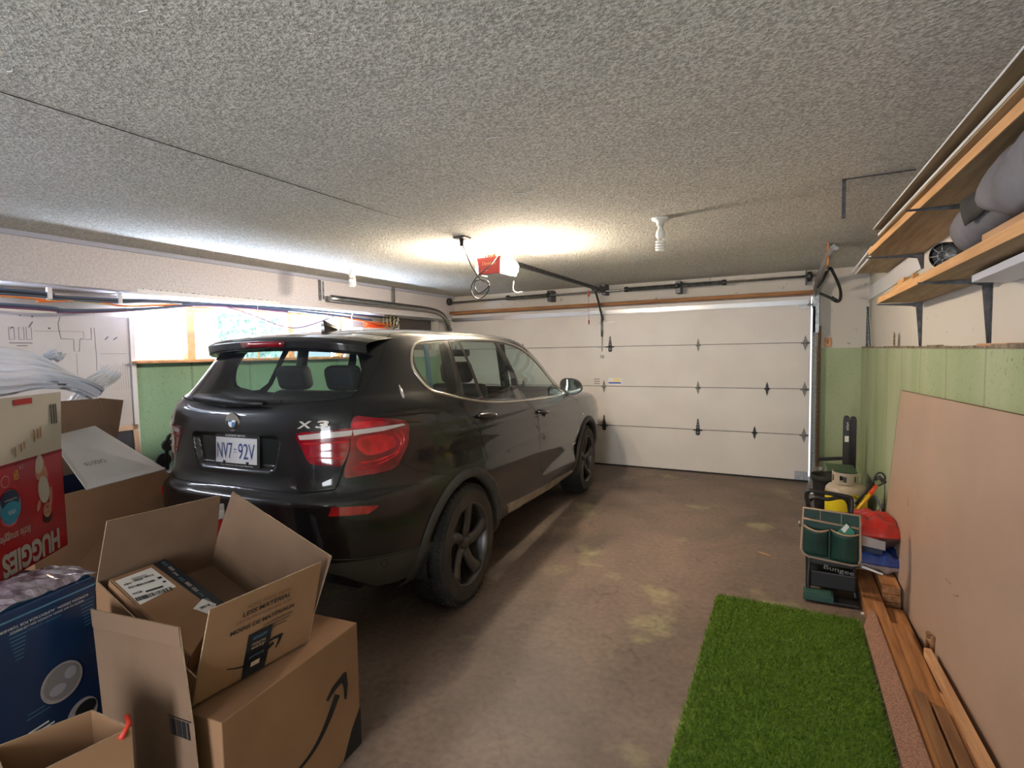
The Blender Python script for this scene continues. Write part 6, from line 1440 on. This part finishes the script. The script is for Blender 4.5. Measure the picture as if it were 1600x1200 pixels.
# ---- dark open box behind
B4 = thing('open_cardboard_box', 'tall dark kraft box with open flaps behind the white lid', 'box', (.75, -5.4, 0))
panel('side', [V(1.0, -5.62, .0), V(1.0, -5.19, 0), V(1.0, -5.19, 1.05), V(1.0, -5.62, 1.05)], .004, 'kraft_in', B4, (-1, 0, 0)) if 0 else None
for P, nr in (([V(.88, -5.66, 0), V(.86, -5.20, 0), V(.86, -5.20, 1.02), V(.88, -5.66, 1.02)], (-1, 0, 0)), ([V(.45, -5.64, 0), V(.45, -5.18, 0), V(.45, -5.18, 1.02), V(.45, -5.64, 1.02)], (1, 0, 0)), ([V(.86, -5.20, 0), V(.45, -5.18, 0), V(.45, -5.18, 1.02), V(.86, -5.20, 1.02)], (0, -1, 0)), ([V(.88, -5.66, 0), V(.45, -5.64, 0), V(.45, -5.64, 1.02), V(.88, -5.66, 1.02)], (0, 1, 0)), ([V(.88, -5.66, .0), V(.86, -5.2, .0), V(.45, -5.18, .0), V(.45, -5.64, .0)], (0, 0, 1))):
    panel('side', P, .004, 'kraft_in', B4, nr)
panel('flap', [V(.86, -5.17, 1.02), V(.88, -5.66, 1.02), V(.93, -5.66, 1.318), V(.935, -5.29, 1.318), V(.94, -5.29, 1.322), V(.92, -5.145, 1.295)], .004, 'kraft_in', B4, (-1, 0, 0))
panel('flap', [V(.45, -5.18, 1.02), V(.45, -5.64, 1.02), V(.30, -5.64, 1.14), V(.30, -5.18, 1.14)], .004, 'kraft_in', B4, (0, 0, 1))
# ---- clear plastic bags heaped on top
def film(name, label, ctrl, seed, m_, th=.10):
    r = random.Random(seed); A = catm(ctrl[0], 6); B_ = catm(ctrl[1], 6); n = min(len(A), len(B_)); ph = [r.uniform(0, 6) for _ in range(4)]
    def fn(u, v):
        i = u*(n-1); k = min(int(i), n-2); t = i-k; a = A[k].lerp(A[k+1], t); c = B_[k].lerp(B_[k+1], t); p = a.lerp(c, v)
        rip = .018*math.sin(38*v+ph[0]+3*u)+.010*math.sin(70*v+ph[1])+.012*math.sin(9*u+ph[2])
        return p+V(th*math.sin(PI*v)+rip*1.2, 0, rip*.8)
    b = MB(); b.grid(fn, 40, 44); return tag(b.build(name, m_), label, 'plastic sheet')
M['film'] = glassy('clear_film', (.82, .86, .9), .60, .12, (.85, .88, .95))
film('plastic_sheet', 'large crinkled clear plastic sheet draped over boxes at the left edge', [[(.85, -5.90, 1.60), (.88, -5.72, 1.612), (.88, -5.57, 1.59), (.88, -5.42, 1.47), (.9, -5.28, 1.38)], [(.95, -5.95, 1.36), (.97, -5.75, 1.37), (.97, -5.62, 1.40), (.95, -5.48, 1.385), (.93, -5.33, 1.325)]], 2, M['film'])
film('plastic_sheet', 'twisted end of clear plastic pointing up beside the dark box', [[(.93, -5.44, 1.33), (.91, -5.36, 1.42), (.90, -5.28, 1.48), (.90, -5.235, 1.497)], [(.93, -5.33, 1.335), (.92, -5.27, 1.37), (.91, -5.20, 1.41), (.90, -5.145, 1.43)]], 5, M['film'], .03)
film('plastic_sheet', 'small white plastic tatter above the plastic sheet', [[(.86, -5.52, 1.585), (.86, -5.49, 1.60), (.86, -5.44, 1.585)], [(.87, -5.50, 1.56), (.87, -5.46, 1.565), (.87, -5.42, 1.57)]], 7, M['film'], .01)
# ---- small open box at the bottom edge
B7 = thing('small_open_box', 'small open kraft box at the bottom edge in front of the blue box', 'box', (2.93, -6.27, 0))
P7 = [V(2.99, -6.284, .6), V(3.14, -6.262, .585), V(3.10, -6.50, .585), V(2.93, -6.47, .6)]
for i in range(4):
    a, c = P7[i], P7[(i+1) % 4]; cen = sum(P7, V(0, 0, 0))/4; nr = cen-(a+c)/2; nr.z = 0
    panel('side', [V(a.x, a.y, 0), V(c.x, c.y, 0), c, a], .004, 'kraft', B7, nr)
panel('base', [V(p.x, p.y, .0) for p in P7], .004, 'kraft', B7, (0, 0, 1))
tag(MB().tube([(3.105, -6.255, .60), (3.13, -6.262, .59), (3.14, -6.29, .57)], .007, 8).build('red_strap', mat('red_strap', (.6, .04, .02), .5)), 'red strap end over the corner of small open box', 'strap')
# ---- red and white carton behind the open box
B8 = thing('red_white_box', 'red and white box glimpsed between the flaps of the open box', 'box', (2.1, -5.2, 0))
b = MB(); b.slab([V(2.22, -5.64, 0), V(2.31, -5.43, 0), V(2.20, -5.36, 0), V(2.06, -5.52, 0)], (0, 0, 1), .795); b.build('carton', 'red_print', B8, bevel=.004)
b = MB(); b.slab([V(2.22, -5.645, .796), V(2.315, -5.43, .796), V(2.20, -5.355, .796), V(2.055, -5.52, .796)], (0, 0, 1), .04); b.build('white_top', 'white_board', B8, bevel=.004)

# ================================================================== LEFT WALL THINGS
M['plywood_white'] = mat('marked_board', (.56, .54, .55), .7, var=.04, scale=3)
M['pencil2'] = mat('pencil_line', (.10, .11, .16), .8)
bd_ = tag(MB().lohi((-.345, -8.0, .62), (-.30, -4.455, 1.905)).build('drawing_board', 'plywood_white'), 'white board with pencil plans drawn on it, left wall', 'board')
def pen(pts, r=.0022): MB().tube([V(-.2995, y, z) for y, z in pts], r, 4).build('pencil_line', 'pencil2', bd_)
pen([(-4.949, 1.887), (-4.965, 1.84), (-4.964, 1.79), (-4.954, 1.72), (-4.872, 1.717), (-4.873, 1.622), (-4.839, 1.621), (-4.83, 1.717), (-4.751, 1.718), (-4.751, 1.81)])
pen([(-4.805, 1.778), (-4.80, 1.73), (-4.83, 1.717)], .0014); pen([(-5.12, 1.775), (-4.805, 1.778)], .001)
pen([(-4.728, 1.811), (-4.724, 1.564), (-4.731, 1.357)], .0016); pen([(-4.70, 1.60), (-4.50, 1.60)], .001); pen([(-4.86, 1.60), (-4.86, 1.25)], .0008)
for y0 in (-5.26, -5.205, -5.16): pen([(y0, 1.71), (y0, 1.80), (y0+.03, 1.80), (y0+.03, 1.71), (y0, 1.71)], .0014)
for y0, z0, y1, z1 in ((-5.144, 1.802, -5.12, 1.842), (-4.657, 1.715, -4.632, 1.741), (-4.596, 1.715, -4.567, 1.737), (-5.25, 1.79, -5.235, 1.80)): pen([(y0, z0), (y1, z1)], .004)
for i in range(14): pen([(-4.70+.018*i, 1.52-.01*(i % 3)), (-4.70+.018*i, 1.30)], .0006)
pen([(-5.26, 1.685), (-5.13, 1.685)], .0025); pen([(-5.22, 1.665), (-5.16, 1.665)], .0025)
b = MB(); b.box((-.2995, -5.022, 1.797), (.003, .014, .012)); b.box((-.2995, -5.12, 1.88), (.003, .010, .010)); b.box((-.2995, -5.19, 1.885), (.003, .008, .008)); b.build('knot_hole', 'pencil2', bd_)
tag(MB().lohi((-.298, -4.475, .62), (-.285, -4.44, 1.94)).build('trim_strip', 'trim_white'), 'pale vertical edge strip beside the marked board', 'strip')
# cable bundles under the beam
def cable(pts, r, m_, label): tag(MB().tube(catm([(-.12+p[2] if len(p) > 2 else -.12, p[0], p[1]) for p in pts], 6), r, 6).build('cable', m_), label, 'cable', 'cables slung under the stucco beam')
M['cab_grey'] = mat('cable_grey', (.06, .09, .15), .5); M['cab_purple'] = mat('cable_purple', (.14, .05, .12), .5); M['cab_orange'] = mat('cable_orange', (.65, .16, .03), .5); M['cab_beige'] = mat('cable_beige', (.5, .42, .22), .5)
for k in range(3): cable([(-8.0, 2.03-.012*k), (-5.35, 2.045-.014*k), (-5.03, 2.025-.010*k), (-4.62, 2.035-.012*k), (-4.3, 2.05-.006*k), (-3.2, 2.07), (-2.2, 2.065), (-1.4, 2.05)], .010, 'cab_grey' if k != 1 else 'black', ['upper', 'middle', 'lower'][k]+' dark cable of the top bundle under the beam')
cable([(-8.0, 2.0), (-5.35, 2.0), (-5.15, 1.978), (-4.95, 2.0), (-4.8, 2.008), (-4.62, 1.985), (-4.45, 1.995), (-4.1, 2.03)], .008, 'cab_orange', 'orange cable sagging below the top bundle')
cable([(-8.0, 1.985), (-5.35, 1.995), (-5.1, 1.99), (-4.9, 1.995), (-4.6, 1.985)], .006, 'cab_beige', 'beige cable below the orange cable')
cable([(-8.0, 1.95), (-5.35, 1.943), (-5.0, 1.925), (-4.6, 1.955), (-4.3, 1.99), (-3.85, 2.055), (-3.0, 2.05), (-2.3, 2.03), (-1.7, 2.0)], .013, 'cab_grey', 'thick dark grey cable below the beige cable')
cable([(-8.0, 1.93), (-5.35, 1.925), (-5.0, 1.91), (-4.6, 1.945), (-4.3, 1.985), (-3.85, 2.04), (-3.0, 2.03)], .009, 'cab_purple', 'purple cable along the thick grey cable')
cable([(-3.75, 2.05), (-3.45, 1.98), (-3.1, 1.88), (-2.85, 1.87), (-2.55, 1.95), (-2.35, 2.02)], .006, 'cab_purple', 'purple-brown cable sagging across the window')
cable([(-2.5, 2.045), (-2.2, 2.02), (-1.9, 1.99), (-1.6, 1.965), (-1.3, 1.95)], .010, 'cab_orange', 'orange cable beyond the window by the hooks')
for y in (-5.08, -4.62): tag(MB().lohi((-.135, y-.015, 2.0), (-.105, y+.015, 2.085)).build('cable_clip', 'trim_white', bevel=.003), 'white cable clip '+('nearer the left picture edge' if y < -5 else 'above the top corner of the marked board'), 'clip')
tag(MB().tube([(-.10, -3.38, 2.09), (-.095, -3.38, 2.00)], .004, 6).build('screw_eye', 'steel'), 'thin metal screw hook in front of the cables', 'hook')
tag(MB().tube(catm([(-.05, -2.11, 2.10), (-.03, -2.13, 2.06), (-.07, -2.11, 2.03), (-.05, -2.12, 1.97), (-.05, -2.12, 1.90), (-.03, -2.15, 1.88)], 5), .006, 6).build('wall_hook', 'trim_white'), 'white bent wire hook hanging under the beam', 'hook')
# cord tangle and orange tool beyond the window
b = MB(); rnd = random.Random(11)
for k in range(7):
    cy = -1.25+rnd.uniform(-.08, .08); cz = 2.0; b.tube([(-.16+rnd.uniform(-.03, .03), cy+.05*math.cos(a*PI/8)*rnd.uniform(.7, 1), cz+.085*math.sin(a*PI/8)*rnd.uniform(.8, 1)) for a in range(16)], .007, 5, closed=True)
tag(b.build('cord_coil', ['black']), 'black and grey extension cord coils hanging beyond the window', 'cord')
b = MB()
for k in range(4):
    cy = -1.42+.07*k; b.tube([(-.14, cy+.045*math.cos(a*PI/8), 2.0+.08*math.sin(a*PI/8)) for a in range(16)], .006, 5, closed=True)
tag(b.build('cord_coil', 'cab_beige'), 'beige cord coils hanging beside the black coils', 'cord')
ot = thing('orange_tool', 'orange plastic tool on the wall shelf behind the car roof', 'tool', (-.2, -1.45, 1.93))
MB().tube([(-.22, -1.72, 1.955), (-.22, -1.25, 1.955)], .038, 12).build('orange_body', 'orange', ot); MB().lohi((-.27, -1.7, 1.90), (-.17, -1.3, 1.925)).build('base_plate', 'orange', ot, bevel=.008)
tag(MB().lohi((-.34, -1.9, 1.86), (-.1, -1.1, 1.90)).build('small_shelf', 'trim_white'), 'small white shelf carrying the orange tool', 'shelf')
tag(MB().lohi((-.349, -.93, 1.62), (-.34, -.12, 2.075)).build('trim_8', mat('dark_panel', (.085, .07, .065), .6)), 'dark brown panel set in the left wall by the track', 'panel', kind='structure')
tag(MB().lohi((-.345, -1.05, 1.6), (-.30, -.94, 2.09)).build('trim_9', 'trim_white'), 'white post beside the dark brown panel', 'trim', kind='structure')
tag(MB().lohi((-.345, -.11, 1.6), (-.28, .0, 2.09)).build('trim_10', 'drywall'), 'pale post between brown panel and garage door', 'trim', kind='structure')
# framed sash leaning on the green wall
fs_ = thing('picture_frame', 'small wood-framed pane leaning against the green left wall', 'frame', (-.2, -4.55, .0))
def fy(y, z, o=0): return V(-.255+.10*(1-z)+o, y+.0, z)
b = MB()
for (y0, y1, z0, z1) in ((-4.74, -4.47, .955, .995), (-4.74, -4.47, .50, .54), (-4.51, -4.47, .5, .995), (-4.74, -4.70, .5, .995)):
    b.slab([fy(y0, z0), fy(y1, z0), fy(y1, z1), fy(y0, z1)], (-1, 0, 0), .025)
b.build('wooden_frame', mat('frame_pale', (.55, .38, .26), .6), fs_)
MB().slab([fy(-4.70, .54, -.01), fy(-4.51, .54, -.01), fy(-4.51, .955, -.01), fy(-4.70, .955, -.01)], (-1, 0, 0), .004).build('dark_pane', mat('sash_glass', (.08, .08, .10), .1, coat=.5), fs_)
tag(MB().lohi((-.22, -4.76, 0), (-.14, -4.46, .497)).build('stand_block', 'kraft'), 'plain board standing under the leaning frame', 'board')
# dark clutter between the car and the wall
b = MB(); r = random.Random(2)
st = thing('stroller', 'dark folded stroller wheels between the car and the left wall', 'stroller', (.22, -4.5, 0))
for (x, y, z, R_) in ((.26, -4.52, .86, .045), (.22, -4.54, .74, .055)):
    MB().tube([(x-.015, y, z), (x+.015, y, z)], R_, 18).build('wheel', 'black_soft', st)
MB().tube(catm([(.24, -4.5, .05), (.2, -4.5, .4), (.26, -4.53, .86), (.28, -4.5, .95)], 5), .014, 8).build('frame_tube', 'black', st)
MB().lohi((.12, -4.6, .0), (.34, -4.40, .66)).build('folded_cloth', 'navy_bag', st, bevel=.03)
